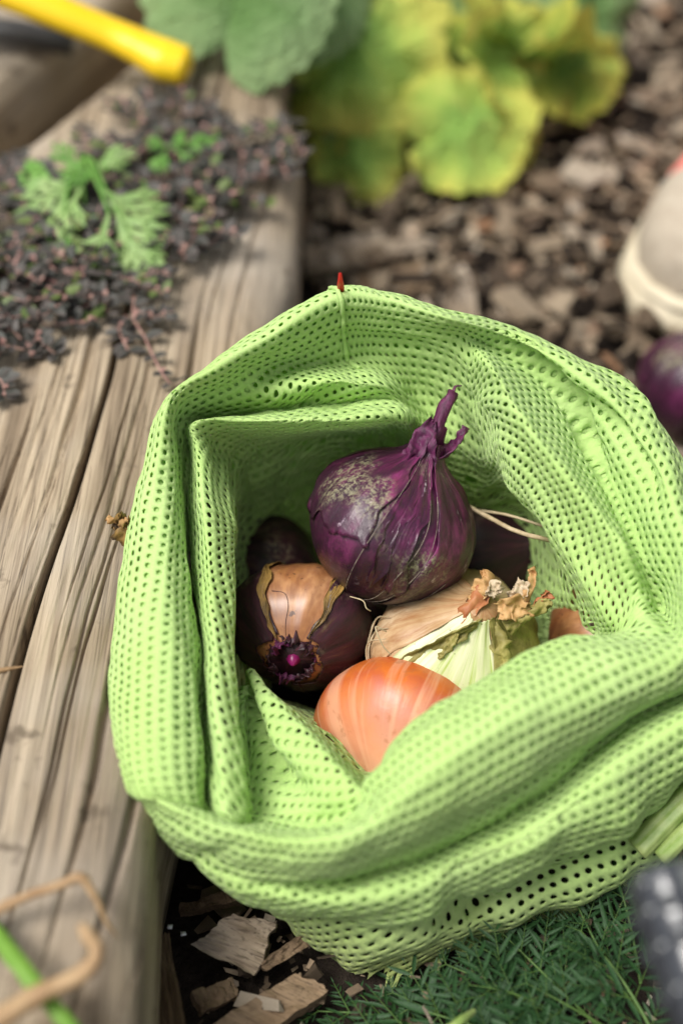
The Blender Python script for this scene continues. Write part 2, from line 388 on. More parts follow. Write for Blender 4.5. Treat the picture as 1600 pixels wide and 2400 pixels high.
# ------------------------------------------------------------------ the mesh bag
def bag_controls():
    c = Wp(880, 1450, 0.1)
    cols = [
     # (rim, slope, shelf, valley, ridge, drop, wall, floor) then outer rows or an inward factor
     dict(o=[(257, 1690, .100)], inw=.035, r=[(310, 1700, .115), (400, 1715, .117), (458, 1728, .110), (476, 1740, .084), (516, 1745, .110), (566, 1760, .102), (560, 1800, .07), (640, 1750, .03)]),
     dict(o=[(262, 1520, .105)], inw=.035, r=[(318, 1505, .122), (395, 1502, .126), (448, 1505, .118), (464, 1510, .090), (503, 1500, .119), (552, 1510, .110), (548, 1560, .07), (630, 1560, .03)]),
     dict(o=[(300, 1270, .116)], inw=.03, r=[(342, 1272, .133), (392, 1282, .134), (430, 1286, .124), (444, 1290, .095), (486, 1290, .127), (552, 1290, .115), (548, 1340, .08), (620, 1380, .03)]),
     dict(o=[(345, 1080, .133)], inw=.02, r=[(372, 1072, .149), (404, 1082, .144), (423, 1088, .134), (434, 1094, .108), (464, 1072, .142), (548, 1190, .119), (560, 1230, .085), (630, 1340, .03)]),
     dict(o=[(384, 952, .152)], inw=.01, r=[(402, 928, .167), (416, 958, .155), (428, 980, .145), (442, 1008, .125), (460, 988, .153), (540, 1072, .115), (600, 1130, .085), (680, 1300, .03)]),
     dict(o=[(482, 857, .166)], inw=0, r=[(502, 862, .176), (545, 905, .157), (570, 938, .148), (592, 966, .133), (620, 985, .157), (632, 1045, .112), (655, 1130, .082), (720, 1290, .03)]),
     dict(o=[(618, 775, .172)], inw=0, r=[(638, 786, .183), (685, 862, .154), (742, 897, .162), (765, 948, .142), (785, 984, .160), (770, 1030, .112), (745, 1105, .082), (780, 1290, .03)]),
     dict(o=[(768, 688, .180)], inw=0, r=[(792, 696, .191), (812, 850, .151), (880, 900, .160), (925, 940, .146), (945, 975, .153), (905, 1025, .112), (865, 1100, .082), (850, 1300, .03)]),
     dict(o=[(905, 690, .182)], inw=0, r=[(912, 704, .191), (920, 815, .157), (965, 900, .139), (1000, 975, .127), (1010, 1020, .122), (1015, 1060, .108), (1000, 1150, .08), (900, 1300, .03)]),
     dict(o=[(1058, 735, .180)], inw=0, r=[(1050, 746, .191), (1058, 790, .174), (1072, 850, .160), (1085, 945, .138), (1100, 1058, .117), (1112, 1110, .10), (1090, 1180, .075), (1000, 1320, .03)]),
     dict(o=[(1200, 772, .165)], inw=0, r=[(1172, 782, .177), (1148, 812, .166), (1138, 850, .176), (1138, 950, .150), (1160, 1087, .128), (1182, 1130, .11), (1170, 1180, .08), (1080, 1320, .03)]),
     dict(o=[(1338, 835, .158)], inw=0, r=[(1308, 850, .172), (1276, 905, .152), (1222, 980, .169), (1196, 1060, .147), (1188, 1137, .130), (1240, 1185, .105), (1250, 1215, .08), (1130, 1340, .03)]),
     dict(o=[(1485, 935, .148)], inw=0, r=[(1445, 960, .165), (1386, 1062, .137), (1312, 1098, .157), (1272, 1150, .139), (1246, 1183, .128), (1300, 1260, .10), (1300, 1330, .08), (1180, 1380, .03)]),
     dict(o=[(1590, 1050, .142)], inw=0, r=[(1535, 1090, .156), (1446, 1194, .127), (1392, 1192, .147), (1345, 1240, .131), (1302, 1270, .121), (1330, 1345, .095), (1310, 1400, .075), (1200, 1420, .03)]),
     dict(o=[(1665, 1220, .128)], inw=0, r=[(1600, 1250, .147), (1505, 1316, .120), (1462, 1288, .138), (1417, 1340, .123), (1391, 1405, .113), (1385, 1450, .09), (1340, 1450, .07), (1220, 1460, .03)]),
     dict(o=[(1710, 1400, .118)], inw=0, r=[(1622, 1400, .140), (1546, 1432, .108), (1494, 1398, .121), (1474, 1445, .113), (1450, 1482, .106), (1400, 1500, .085), (1350, 1490, .065), (1230, 1490, .03)]),
     dict(o=[(1625, 1575, .124), (1640, 1600, .100), (1665, 1650, .112), (1690, 1705, .098), (1692, 1712, .075), (1720, 1765, .062), (1730, 1830, .004)], r=[(1600, 1545, .134), (1556, 1512, .133), (1512, 1496, .127), (1470, 1494, .121), (1430, 1490, .116), (1380, 1510, .09), (1330, 1520, .065), (1230, 1520, .03)]),
     dict(o=[(1455, 1665, .124), (1475, 1692, .097), (1505, 1750, .108), (1540, 1835, .088), (1542, 1842, .062), (1575, 1900, .052), (1590, 1960, .004)], r=[(1440, 1632, .132), (1390, 1572, .139), (1360, 1538, .138), (1322, 1522, .133), (1284, 1506, .125), (1270, 1530, .1), (1250, 1560, .07), (1200, 1580, .03)]),
     dict(o=[(1238, 1810, .118), (1258, 1872, .085), (1285, 1925, .098), (1325, 1985, .080), (1328, 1993, .052), (1365, 2050, .045), (1395, 2085, .004)], r=[(1222, 1748, .132), (1192, 1698, .140), (1164, 1654, .141), (1130, 1622, .135), (1108, 1602, .125), (1100, 1630, .098), (1090, 1650, .07), (1090, 1640, .03)]),
     dict(o=[(1042, 1925, .110), (1055, 1985, .076), (1080, 2025, .088), (1130, 2092, .066), (1132, 2098, .040), (1165, 2145, .036), (1180, 2185, .004)], r=[(1030, 1858, .124), (1012, 1818, .131), (992, 1775, .132), (964, 1727, .127), (948, 1708, .118), (960, 1750, .090), (960, 1750, .07), (980, 1720, .03)]),
     dict(o=[(890, 1990, .104), (905, 2042, .073), (925, 2085, .082), (985, 2150, .058), (985, 2160, .042), (1010, 2215, .034), (960, 2305, .004)], r=[(880, 1928, .118), (887, 1900, .120), (888, 1875, .119), (878, 1845, .114), (868, 1824, .106), (890, 1830, .085), (905, 1800, .065), (930, 1750, .03)]),
     dict(o=[(752, 2030, .099), (750, 2070, .072), (760, 2105, .076), (785, 2150, .056), (790, 2158, .045), (820, 2215, .030), (850, 2290, .004)], r=[(760, 1966, .113), (787, 1945, .093), (812, 1922, .090), (832, 1895, .094), (846, 1855, .099), (858, 1840, .080), (865, 1810, .065), (880, 1740, .03)]),
     dict(o=[(585, 2015, .095), (578, 2058, .078), (575, 2085, .076), (600, 2118, .058), (620, 2122, .045), (680, 2140, .030), (730, 2160, .004)], r=[(600, 1960, .108), (630, 1940, .088), (672, 1912, .080), (705, 1830, .090), (735, 1730, .098), (765, 1730, .075), (780, 1720, .055), (800, 1690, .03)]),
     dict(o=[(412, 1950, .094), (418, 1985, .080), (430, 2008, .070), (465, 2025, .050), (490, 2032, .040), (520, 2040, .030), (570, 2060, .004)], r=[(430, 1905, .107), (490, 1897, .088), (552, 1880, .076), (595, 1790, .078), (632, 1622, .093), (650, 1650, .070), (665, 1650, .055), (720, 1660, .03)]),
     dict(o=[(345, 1900, .094), (352, 1925, .080), (380, 1948, .068), (420, 1960, .050), (445, 1965, .040), (470, 1970, .030), (520, 1990, .004)], r=[(372, 1876, .107), (440, 1875, .090), (512, 1870, .077), (556, 1795, .074), (578, 1590, .084), (590, 1620, .065), (605, 1640, .055), (690, 1650, .03)]),
     dict(o=[(283, 1835, .096), (305, 1855, .080), (340, 1880, .066), (370, 1888, .050), (400, 1893, .040), (425, 1900, .030), (480, 1920, .004)], r=[(322, 1848, .109), (402, 1870, .106), (462, 1892, .099), (492, 1906, .082), (540, 1918, .095), (588, 1928, .086), (580, 1890, .07), (650, 1700, .03)]),
    ]
    out = []
    for d in cols:
        r = [Wp(*p) for p in d['r']]
        o = [Wp(*p) for p in d['o']]
        if len(o) == 1:
            rim = r[0]; dv = rim[:2] - c[:2]; dv /= np.linalg.norm(dv); iw = d['inw']; z0 = o[0][2]
            def q(f, z): return np.array([*(o[0][:2] + dv * f), z])
            if iw > 0: o += [q(-iw * .35, z0 - .012), q(-iw * .9, z0 - .03), q(-iw * 1.2, z0 * .5), q(-iw * 1.25, z0 * .38), q(-iw * 1.3, z0 * .25), q(-iw * 1.8, .004)]
            else: o += [q(.004, z0 - .03), q(.002, z0 * .62), q(.004, z0 * .42), q(.0, z0 * .32), q(-.004, z0 * .2), q(-.03, .004)]
        out.append(o[::-1] + r)
    return np.array(out)          # columns x rows x 3
def build_bag():
    P = bag_controls(); NC, NR, _ = P.shape
    RIM = 7
    # around: periodic Catmull-Rom
    K = 36
    t = np.arange(NC * K) / K; k = t.astype(int); f = (t - k)[:, None, None]
    a, b_, c_, d_ = P[(k - 1) % NC], P[k % NC], P[(k + 1) % NC], P[(k + 2) % NC]
    Q = 0.5 * (2 * b_ + (c_ - a) * f * 0.9 + (1.8 * a - 4.8 * b_ + 3.9 * c_ - 0.9 * d_) * f ** 2 * 1.0 + 0) if False else \
        0.5 * (2 * b_ + (c_ - a) * f + (2 * a - 5 * b_ + 4 * c_ - d_) * f ** 2 + (3 * b_ - a - 3 * c_ + d_) * f ** 3)
    # resample columns evenly along the rim
    sl_ = lambda k_: np.linalg.norm(np.roll(Q[:, k_], -1, 0) - Q[:, k_], axis=1)
    seg = np.maximum(sl_(RIM) * .95, sl_(11) * .95) * .7 + .3 * sl_(RIM)
    kk = np.ones(25) / 25; seg = np.convolve(np.concatenate([seg[-12:], seg, seg[:12]]), kk, 'valid')
    cum = np.concatenate([[0], np.cumsum(seg)]); L = cum[-1]
    C = 800
    Qx = np.concatenate([Q, Q[:1]], 0).reshape(len(Q) + 1, -1)
    x = np.arange(C) / C * L
    Q = np.stack([np.interp(x, cum, Qx[:, j]) for j in range(Qx.shape[1])], -1).reshape(C, NR, 3)
    # along each column: centripetal Hermite
    dl = np.linalg.norm(np.diff(Q, axis=1), axis=2) ** 0.6 + 1e-6
    tt = np.concatenate([np.zeros((C, 1)), np.cumsum(dl, 1)], 1)
    T = np.zeros_like(Q)
    s0 = (Q[:, 1:] - Q[:, :-1]) / dl[..., None]
    w0, w1 = dl[:, :-1, None], dl[:, 1:, None]
    T[:, 1:-1] = (s0[:, :-1] * w1 + s0[:, 1:] * w0) / (w0 + w1); T[:, 0] = s0[:, 0]; T[:, -1] = s0[:, -1]
    T *= np.array([.9, .9, .35, .45, .9, .40, .9, .85, .8, .6, .30, .60, .35, .8, .9])[None, :, None]      # crisp creases and fold edges
    S = 26; parts = []
    for i in range(NR - 1):
        h = np.linspace(0, 1, S, endpoint=False)[None, :, None]; d = dl[:, i, None, None]
        parts.append((2 * h ** 3 - 3 * h ** 2 + 1) * Q[:, i, None] + (h ** 3 - 2 * h ** 2 + h) * d * T[:, i, None] + (-2 * h ** 3 + 3 * h ** 2) * Q[:, i + 1, None] + (h ** 3 - h ** 2) * d * T[:, i + 1, None])
    D = np.concatenate(parts + [Q[:, -1:]], 1)
    al = np.concatenate([np.zeros((C, 1)), np.cumsum(np.linalg.norm(np.diff(D, axis=1), axis=2), 1)], 1)
    al -= al[:, RIM * S, None]
    smin, smax = al[:, 0], al[:, -1]
    ds = 0.0009
    sg = np.arange(smin.min(), smax.max() + ds, ds); G = np.zeros((C, len(sg), 3))
    for c in range(C):
        for j in range(3): G[c, :, j] = np.interp(sg, al[c], D[c, :, j])
    def normals(G):
        gu = np.roll(G, -3, 0) - np.roll(G, 3, 0); gv = np.zeros_like(G); gv[:, 2:-2] = G[:, 4:] - G[:, :-4]; gv[:, :2] = gv[:, 2:3]; gv[:, -2:] = gv[:, -3:-2]
        n = np.cross(gu, gv); ln = np.linalg.norm(n, axis=2, keepdims=True)
        return n / (ln + 1e-12)
    n = normals(G)
    uu, ss = np.meshgrid(x, sg, indexing='ij')
    per = lambda k: np.stack([np.cos(uu / L * 2 * math.pi), np.sin(uu / L * 2 * math.pi)]) * k
    p1 = per(2.2)
    wr = fbm(p1[0] * 3.3 + ss * 25, p1[1] * 3.3 + ss * 45, 40, 3) * 0.0014
    p2 = per(1.4)
    wr += fbm(p2[0] * 2.6, ss * 95 + p2[1] * 2.6, 51, 2) * 0.0020           # soft creases running round with the rim
    p3 = per(5.0)
    wr += fbm(p3[0] * 5 + ss * 60, p3[1] * 5 - ss * 160, 63, 2) * 0.0005
    wr += fbm(p1[0] * 2.6 + ss * 9, p1[1] * 2.6 - ss * 11, 91, 2) * 0.012 * np.clip((-.062 - ss) / .04, 0, 1)      # slack, crumpled foot
    # folds traced as lines over the cloth: pushed in (creases) or out (ridges)
    G = G + n * wr[..., None]
    n = normals(G)
    ctr = np.array([*Wp(900, 1500, .06)[:2], .06])
    mid = np.argmin(abs(sg + .05)); sgn = np.sign(np.mean(np.sum(n[:, mid] * (G[:, mid] - ctr), -1))); nout = n * sgn
    rel = G - CAM; dep = rel @ FW; PX = 800 + rel @ RT / dep * FPX; PY = 1200 - rel @ UP / dep * FPX
    disp = np.zeros(G.shape[:2])
    def fold(pts, amp, wid, smn, smx, sharp=1.0):
        ok = (sg > smn) & (sg < smx); ks = np.where(ok)[0]
        uv = []
        pp = crom(np.array(pts, float), 4 * len(pts))
        for (a_, b2) in pp:
            e = (PX[:, ks] - a_) ** 2 + (PY[:, ks] - b2) ** 2; q = np.unravel_index(np.argmin(e), e.shape); uv.append((q[0], sg[ks[q[1]]]))
        uv = np.array(uv, float); u0 = uv[0, 0]
        uv[:, 0] = (uv[:, 0] - u0 + C / 2) % C - C / 2
        o_ = np.argsort(uv[:, 0]); uv = uv[o_]
        ci = (np.arange(C) - u0 + C / 2) % C - C / 2
        sc = np.interp(ci, uv[:, 0], uv[:, 1])
        lo, hi = uv[0, 0], uv[-1, 0]; fd = min(45.0, (hi - lo) * .4)
        env = np.clip((ci - lo) / fd, 0, 1) * np.clip((hi - ci) / fd, 0, 1); env = env * env * (3 - 2 * env)
        d = np.abs(sg[None] - sc[:, None]) / wid
        disp[:] += amp * env[:, None] * (np.exp(-d ** 2) if sharp >= 1 else np.exp(-d * 1.4))
    for f_ in FOLDS: fold(*f_)
    ker = np.array([1, 3, 4, 3, 1.]) / 12
    disp = sum(np.roll(disp, k_ - 2, 0) * w_ for k_, w_ in enumerate(ker))
    G = G + nout * disp[..., None]
    for _ in range(2):
        G[:, 1:-1] = G[:, 1:-1] * .5 + (G[:, 2:] + G[:, :-2]) * .25
        G = G * .6 + (np.roll(G, 1, 0) + np.roll(G, -1, 0)) * .2
    # measure the folded cloth again so that the holes keep their size
    al2 = np.concatenate([np.zeros((C, 1)), np.cumsum(np.linalg.norm(np.diff(G, axis=1), axis=2), 1)], 1)
    iz = int(np.argmin(abs(sg))); al2 -= al2[:, iz:iz + 1]
    dlt = al2 - np.clip(sg[None], smin[:, None], smax[:, None]); wn_ = 70
    dlt = np.concatenate([dlt[-wn_:], dlt, dlt[:wn_]]); cs_ = np.cumsum(np.concatenate([np.zeros((1, dlt.shape[1])), dlt]), 0)
    dlt = (cs_[2 * wn_ + 1:] - cs_[:-2 * wn_ - 1]) / (2 * wn_ + 1)
    al2 = np.maximum.accumulate(np.clip(sg[None], smin[:, None], smax[:, None]) + dlt, 1)
    rows = np.stack([[np.interp(al[c, k_ * S], sg, al2[c]) for k_ in range(NR)] for c in range(C)])
    smin, smax = al2[:, 0], al2[:, -1]
    sg2 = np.arange(smin.min(), smax.max() + ds, ds); G2 = np.zeros((C, len(sg2), 3))
    for c in range(C):
        for j in range(3): G2[c, :, j] = np.interp(sg2, al2[c] + np.arange(len(sg)) * 1e-9, G[c, :, j])
    G, sg = G2, sg2
    uu, ss = np.meshgrid(x, sg, indexing='ij')
    n = normals(G); nout = n * sgn
    du, dv = 0.0041, 0.0052
    ni = int(round(L / du)); du = L / ni
    j0 = int(math.floor(sg[0] / dv)); j1 = int(math.ceil(sg[-1] / dv)); nj = j1 - j0
    def net(G, n, smin, smax, pu=0.0, ps=0.0, hole=1.0, ni=ni):
        du = L / ni
        def samp(xx, sv):
            ci = (xx / L * C) % C; i0 = ci.astype(int) % C; i1 = (i0 + 1) % C; fu = (ci - np.floor(ci))[..., None]
            sj = np.clip((sv - sg[0]) / ds, 0, len(sg) - 1.001); k0 = sj.astype(int); fv = (sj - k0)[..., None]
            def b(A): return (A[i0, k0] * (1 - fu) + A[i1, k0] * fu) * (1 - fv) + (A[i0, k0 + 1] * (1 - fu) + A[i1, k0 + 1] * fu) * fv
            nn = b(n); nn /= np.linalg.norm(nn, axis=-1, keepdims=True) + 1e-9
            return b(G), nn
        jl, il = np.meshgrid(np.arange(nj + 1), np.arange(2 * ni), indexing='ij')
        xs = [il.ravel() * du / 2]; sv = [(jl.ravel() + j0) * dv]
        jm, im = np.meshgrid(np.arange(nj), np.arange(ni), indexing='ij')
        xo = im * du + (jm % 2) * du / 2
        xs.append(xo.ravel()); sv.append(((jm + j0 + .5) * dv).ravel())
        ang = np.array([225, 270, 315, 0, 45, 90, 135, 180]) * math.pi / 180
        jr = hole * (1 + .35 * fbm(xo * 22, (jm + j0) * dv * 22, 5, 2)) * (1 + 0.16 * (rng.random((nj, ni)) - .5)); ox = du * .05 * (rng.random((nj, ni)) - .5); oy = dv * .05 * (rng.random((nj, ni)) - .5)
        hx = (xo + ox)[..., None] + du / 2 + np.cos(ang) * du * 0.248 * jr[..., None]; hy = ((jm + j0 + .5) * dv + oy)[..., None] + np.sin(ang) * dv * 0.214 * jr[..., None]
        xs.append(hx.ravel()); sv.append(hy.ravel())
        xs = np.concatenate(xs); sv = np.concatenate(sv)
        n1 = (nj + 1) * 2 * ni; n2 = nj * ni
        cls = np.concatenate([np.full(n1, .00034), np.full(n2, .00028), np.full(n2 * 8, .00017)])
        pos, nn = samp(xs + pu, sv + ps)
        front = pos + nn * cls[:, None]; back = pos - nn * cls[:, None]
        NV = len(pos); par = jm % 2
        def ln(j, i): return j * 2 * ni + (i % (2 * ni))
        a0 = 2 * im + par
        bd = np.stack([ln(jm, a0), ln(jm, a0 + 1), ln(jm, a0 + 2), n1 + jm * ni + (im + 1) % ni, ln(jm + 1, a0 + 2), ln(jm + 1, a0 + 1), ln(jm + 1, a0), n1 + jm * ni + im], -1)
        hl = n1 + n2 + (jm * ni + im)[..., None] * 8 + np.arange(8)
        cc = ((xo + du / 2 + pu) / L * C).astype(int) % C; sc = (jm + j0 + .5) * dv + ps
        keep = (sc - dv * .5 > smin[cc]) & (sc + dv * .5 < smax[cc])
        bd, hl = bd[keep], hl[keep]
        nx_ = (np.arange(8) + 1) % 8
        fr = np.stack([bd, bd[:, nx_], hl[:, nx_], hl], -1).reshape(-1, 4)
        bk = np.stack([hl, hl[:, nx_], bd[:, nx_], bd], -1).reshape(-1, 4) + NV
        wl_ = np.stack([hl, hl[:, nx_], hl[:, nx_] + NV, hl + NV], -1).reshape(-1, 4)
        F = np.concatenate([fr, bk, wl_]); V = np.concatenate([front, back])
        used = np.zeros(len(V), bool); used[F.ravel()] = True
        idx = np.cumsum(used) - 1
        return V[used], idx[F]
    cut = rows[:, 12] + .006
    V, F = net(G, n, smin, cut)
    V3, F3 = net(G, n, cut - .004, smax, ni=int(ni * .52), hole=1.1)          # the lower inside wall, gathered by the drop edge
    F = np.concatenate([F, F3 + len(V)]); V = np.concatenate([V, V3])
    # the turned-in cuff: a second layer of the same net just under the first
    row = lambda k: rows[:, k]
    ccol = x / L * NC
    # control column number along the even columns
    cidx = np.interp(x, cum, np.arange(len(cum)) / K)
    dbl = np.interp(cidx, [0, 4, 5.5, 9, 12, 15, 17, 26], [1, 1, 0, 0, .3, .8, 1, 1])
    hi = row(RIM + 1) * (1 - dbl) + row(11) * dbl; lo = row(2) * .5 + row(3) * .5
    gap = 0.0011 + 0.0010 * (fbm(uu * 24, ss * 40, 77, 2) + .5)
    V2, F2 = net(G - nout * gap[..., None], n, lo, hi, pu=du * .37, ps=dv * .43, hole=.9)
    seam = np.array([G[int(np.argmin(abs(cidx - 7.05)))][k_] + nout[int(np.argmin(abs(cidx - 7.05)))][k_] * .0009 for k_ in np.where((sg > -.03) & (sg < .052))[0]])
    return V, F, V2, F2, seam, L
FOLDS = [  # photo line, push (m), width (m), s range
 ([(860, 2090), (1000, 2055), (1150, 2000), (1330, 1900), (1500, 1800)], -.004, .0040, -.2, -.004),
 ([(430, 1940), (560, 1995), (700, 2005), (860, 1975)], -.002, .0060, -.2, -.004),
 ([(1080, 2175), (1100, 2140), (1130, 2110)], -.004, .0080, -.2, -.004),
 ([(588, 1735), (680, 1830), (775, 1915)], -.010, .0045, .004, .2),
 ([(620, 1700), (720, 1790), (820, 1860)], .004, .006, .004, .2),
 ([(1110, 762), (1212, 824), (1320, 915), (1384, 1050), (1430, 1165)], -.009, .0055, .0, .2),
 ([(1300, 880), (1420, 985), (1500, 1090), (1560, 1230)], -.007, .0060, -.02, .06),
 ([(1360, 830), (1480, 930), (1560, 1040)], .004, .0060, -.03, .06),
 ([(1200, 1640), (1330, 1575), (1450, 1540)], -.0015, .009, .0, .08),
]
bagV, bagF, bagV2, bagF2, seamP, bagL = build_bag()
bag = empty('mesh_bag', tuple(np.append(Wp(900, 1500, 0.0)[:2], 0)))
tag(bag, 'bright lime green net produce bag, open and full of onions', 'bag')
bagloc = np.array(bag.location)
bo = obj('netting', mesh('netting', bagV - bagloc, bagF), M['bag'], bag)
obj('cuff', mesh('cuff', bagV2 - bagloc, bagF2), M['bag'], bag)
V, F = tube(seamP - bagloc, .0010, 6, jit=.4); obj('seam', mesh('seam', V, F), M['bag'], bag)
print('bag faces', len(bagF), 'rim length', bagL)

# ------------------------------------------------------------------ onions
PROF = np.array([(0.02, -0.86), (0.16, -0.86), (0.46, -0.77), (0.78, -0.52), (0.97, -0.14), (0.985, 0.2), (0.84, 0.52), (0.58, 0.76), (0.34, 0.92), (0.2, 1.06), (0.15, 1.2)])
class Onion:
    def __init__(s, name, center, radius, axis, label, sx=1.0, sz=1.0, neck=1.0, seed=0, ribs=0.012, spin=0.0, group=None, cat='onion'):
        s.r = radius; s.seed = seed; s.ribs = ribs; s.sz = sz
        pr = crom(PROF * [1, sz], 90)
        cut = np.searchsorted(pr[:, 1], 1.2 * sz * neck) if neck < 1 else len(pr)
        s.pr = pr[:max(cut, 20)]
        ax = Vector(axis).normalized()
        q = ax.to_track_quat('Z', 'Y') @ Quaternion((0, 0, 1), spin)
        s.root = empty(name, center, q); tag(s.root, label, cat, group)
    def pt(s, th, t, off=0.0):
        """th angle, t 0..1 along the profile"""
        th = np.asarray(th, float); t = np.asarray(t, float)
        k = np.clip(t, 0, 1) * (len(s.pr) - 1)
        r = np.interp(k, np.arange(len(s.pr)), s.pr[:, 0]); z = np.interp(k, np.arange(len(s.pr)), s.pr[:, 1])
        w = 1 + s.ribs * (np.sin(th * 9 + s.seed) + 0.8 * np.sin(th * 17 + s.seed * 2)) * np.clip(t * 3, 0, 1) + 0.05 * np.sin(th * 2 + s.seed) + 0.03 * np.sin(th * 3 + s.seed * 3) + 0.03 * vn(np.cos(th) * 2 + 5, t * 5 + np.sin(th) * 2, s.seed)
        rr = r * w * s.r + off * np.clip(r * 1.6, 0, 1); zz = z * s.r + off * z * 0.7
        return np.stack([rr * np.cos(th), rr * np.sin(th), zz], -1)
    def bulb(s, mat, name='bulb'):
        n, m = 96, 72
        th, t = np.meshgrid(np.linspace(0, 2 * math.pi, n, endpoint=False), np.linspace(0, 1, m), indexing='ij')
        F = grid_faces(n, m, True).tolist(); F.append([i * m for i in range(n)][::-1]); F.append([i * m + m - 1 for i in range(n)])
        return obj(name, mesh(name, s.pt(th, t).reshape(-1, 3), F), mat, s.root)
    def skin(s, th0, th1, t0, t1, off, mat, seed=1, rag=0.10, curl=0.0012, name='peel', taper=0.0, nu=40, nv=44):
        """a papery outer layer lying on the bulb, ragged edges a little lifted"""
        u = np.linspace(0, 1, nu); v = np.linspace(0, 1, nv); U, Vv = np.meshgrid(u, v, indexing='ij')
        e0 = th0 + rag * (fbm(Vv * 4, Vv * 0, seed, 3)) + taper * Vv; e1 = th1 + rag * (fbm(Vv * 4, Vv * 0, seed + 7, 3)) - taper * Vv
        f0 = t0 + rag * 0.5 * fbm(U * 6, U * 0, seed + 3, 4); f1 = t1 + rag * 0.5 * fbm(U * 6, U * 0, seed + 5, 4)
        th = e0 + (e1 - e0) * U; t = f0 + (f1 - f0) * Vv
        edge = np.maximum(np.exp(-np.minimum(U, 1 - U) * 14), np.exp(-np.minimum(Vv, 1 - Vv) * 16))
        o = off + curl * edge * (0.5 + fbm(U * 9, Vv * 9, seed + 11)) + 0.0003 * fbm(U * 14, Vv * 5, seed + 2)
        A = s.pt(th, np.clip(t, 0, 1), 0); B = s.pt(th, np.clip(t, 0, 1), 1.0)
        d = B - A; d /= np.linalg.norm(d, axis=-1, keepdims=True) + 1e-9
        P0 = A + d * o[..., None]; P1 = P0 - d * 0.00025
        V = np.concatenate([P0.reshape(-1, 3), P1.reshape(-1, 3)]); n = nu * nv
        F = grid_faces(nu, nv); F2 = F[:, ::-1] + n
        fl = F.tolist() + F2.tolist()
        ring = [i * nv for i in range(nu)] + [(nu - 1) * nv + j for j in range(1, nv)] + [i * nv + nv - 1 for i in range(nu - 2, -1, -1)] + [j for j in range(nv - 2, 0, -1)]
        for i in range(len(ring)):
            p, q_ = ring[i], ring[(i + 1) % len(ring)]; fl.append([q_, p, p + n, q_ + n])
        return obj(name, mesh(name, V, fl), mat, s.root)
    def fibre(s, th_t, rad, mat, off=0.0006, name='fibre', jit=0.3, n=40):
        a = crom(np.array(th_t), n); p = s.pt(a[:, 0], a[:, 1], off)
        V, F = tube(p, [rad, rad * .8, rad * 1.1, rad * .4], 6, jit=jit, seed=s.seed + int(a[0, 0] * 50))
        return obj(name, mesh(name, V, F), mat, s.root)
    def free(s, pts, rad, mat, name, sides=8, flat=1.0, jit=0.25, n=24):
        V, F = tube(crom(np.array(pts) * s.r, n), np.array(rad) * s.r, sides, flat, jit=jit, seed=s.seed + 3)
        return obj(name, mesh(name, V, F), mat, s.root)
    def local(s, world_dir):
        return np.array(s.root.rotation_quaternion.inverted() @ Vector(world_dir))
    def angle_to(s, world_dir):
        l = s.local(world_dir); return math.atan2(l[1], l[0])
def ribbon(pts, wid, side, th=0.0005, n=26, crumple=0.0, seed=0, cup=0.0):
    """a crumpled papery strip along pts; side = direction across"""
    P = crom(np.array(pts), n); m = 9
    T = np.gradient(P, axis=0); T /= np.linalg.norm(T, axis=1)[:, None] + 1e-9
    sd_ = np.array(side, float)[None] - T * (T @ np.array(side, float))[:, None]; sd_ /= np.linalg.norm(sd_, axis=1)[:, None] + 1e-9
    N = np.cross(T, sd_)
    w = np.interp(np.linspace(0, 1, n), np.linspace(0, 1, len(wid)), wid)
    s_ = np.linspace(-1, 1, m)
    ii, jj = np.meshgrid(np.linspace(0, 1, n), s_, indexing='ij')
    ww = w[:, None] * (1 + 0.5 * fbm(ii * 7, jj * 0 + np.sign(jj), seed, 3))
    h = crumple * (fbm(ii * 6, jj * 2, seed + 4, 3)) * 2 + cup * w[:, None] * (jj ** 2)
    A = P[:, None] + sd_[:, None] * (s_[None, :, None] * ww[..., None]) + N[:, None] * h[..., None]
    A0 = A + N[:, None] * th / 2; A1 = A - N[:, None] * th / 2
    V = np.concatenate([A0.reshape(-1, 3), A1.reshape(-1, 3)]); k = n * m
    F = grid_faces(n, m); fl = F.tolist() + (F[:, ::-1] + k).tolist()
    ring = [i * m for i in range(n)] + [(n - 1) * m + j for j in range(1, m)] + [i * m + m - 1 for i in range(n - 2, -1, -1)] + [j for j in range(m - 2, 0, -1)]
    for i in range(len(ring)):
        p, q_ = ring[i], ring[(i + 1) % len(ring)]; fl.append([q_, p, p + k, q_ + k])
    return V, fl

toCam = -FW
# main red onion
ON = Onion('red_onion', Dp(908, 1236, 0.602), 0.0374, cv(.42, .86, .30), 'large dusty purple onion with a dry pointed neck, on top inside the green bag', seed=3, sz=0.93, ribs=0.010)
ON.bulb(M['red'])
a0 = ON.angle_to(toCam)
ON.skin(a0 - 1.55, a0 - 0.12, 0.42, 0.985, 0.0005, M['red'], 5, 0.14)
ON.skin(a0 - 0.02, a0 + 0.42, 0.35, 0.97, 0.0009, M['red'], 9, 0.16, taper=0.05)
ON.skin(a0 + 0.55, a0 + 1.9, 0.15, 0.98, 0.0007, M['red'], 14, 0.15)
ON.fibre([(a0 - 0.10, .93), (a0 - 0.05, .78), (a0 - 0.10, .6), (a0 - 0.16, .4), (a0 - 0.2, .22)], 0.00017, M['fuzz'], 0.001)
ON.fibre([(a0 + 0.44, .93), (a0 + 0.36, .8), (a0 + 0.40, .6), (a0 + 0.30, .42), (a0 + 0.22, .24), (a0 + .1, .14)], 0.00017, M['fuzz'], 0.0012)
ON.fibre([(a0 + 0.52, .7), (a0 + 0.50, .5), (a0 + 0.42, .32), (a0 + 0.34, .18)], 0.00017, M['fuzz'], 0.001)
ON.fibre([(a0 + 1.0, .40), (a0 + 0.9, .28), (a0 + 0.8, .18)], 0.00017, M['fuzz'], 0.001)
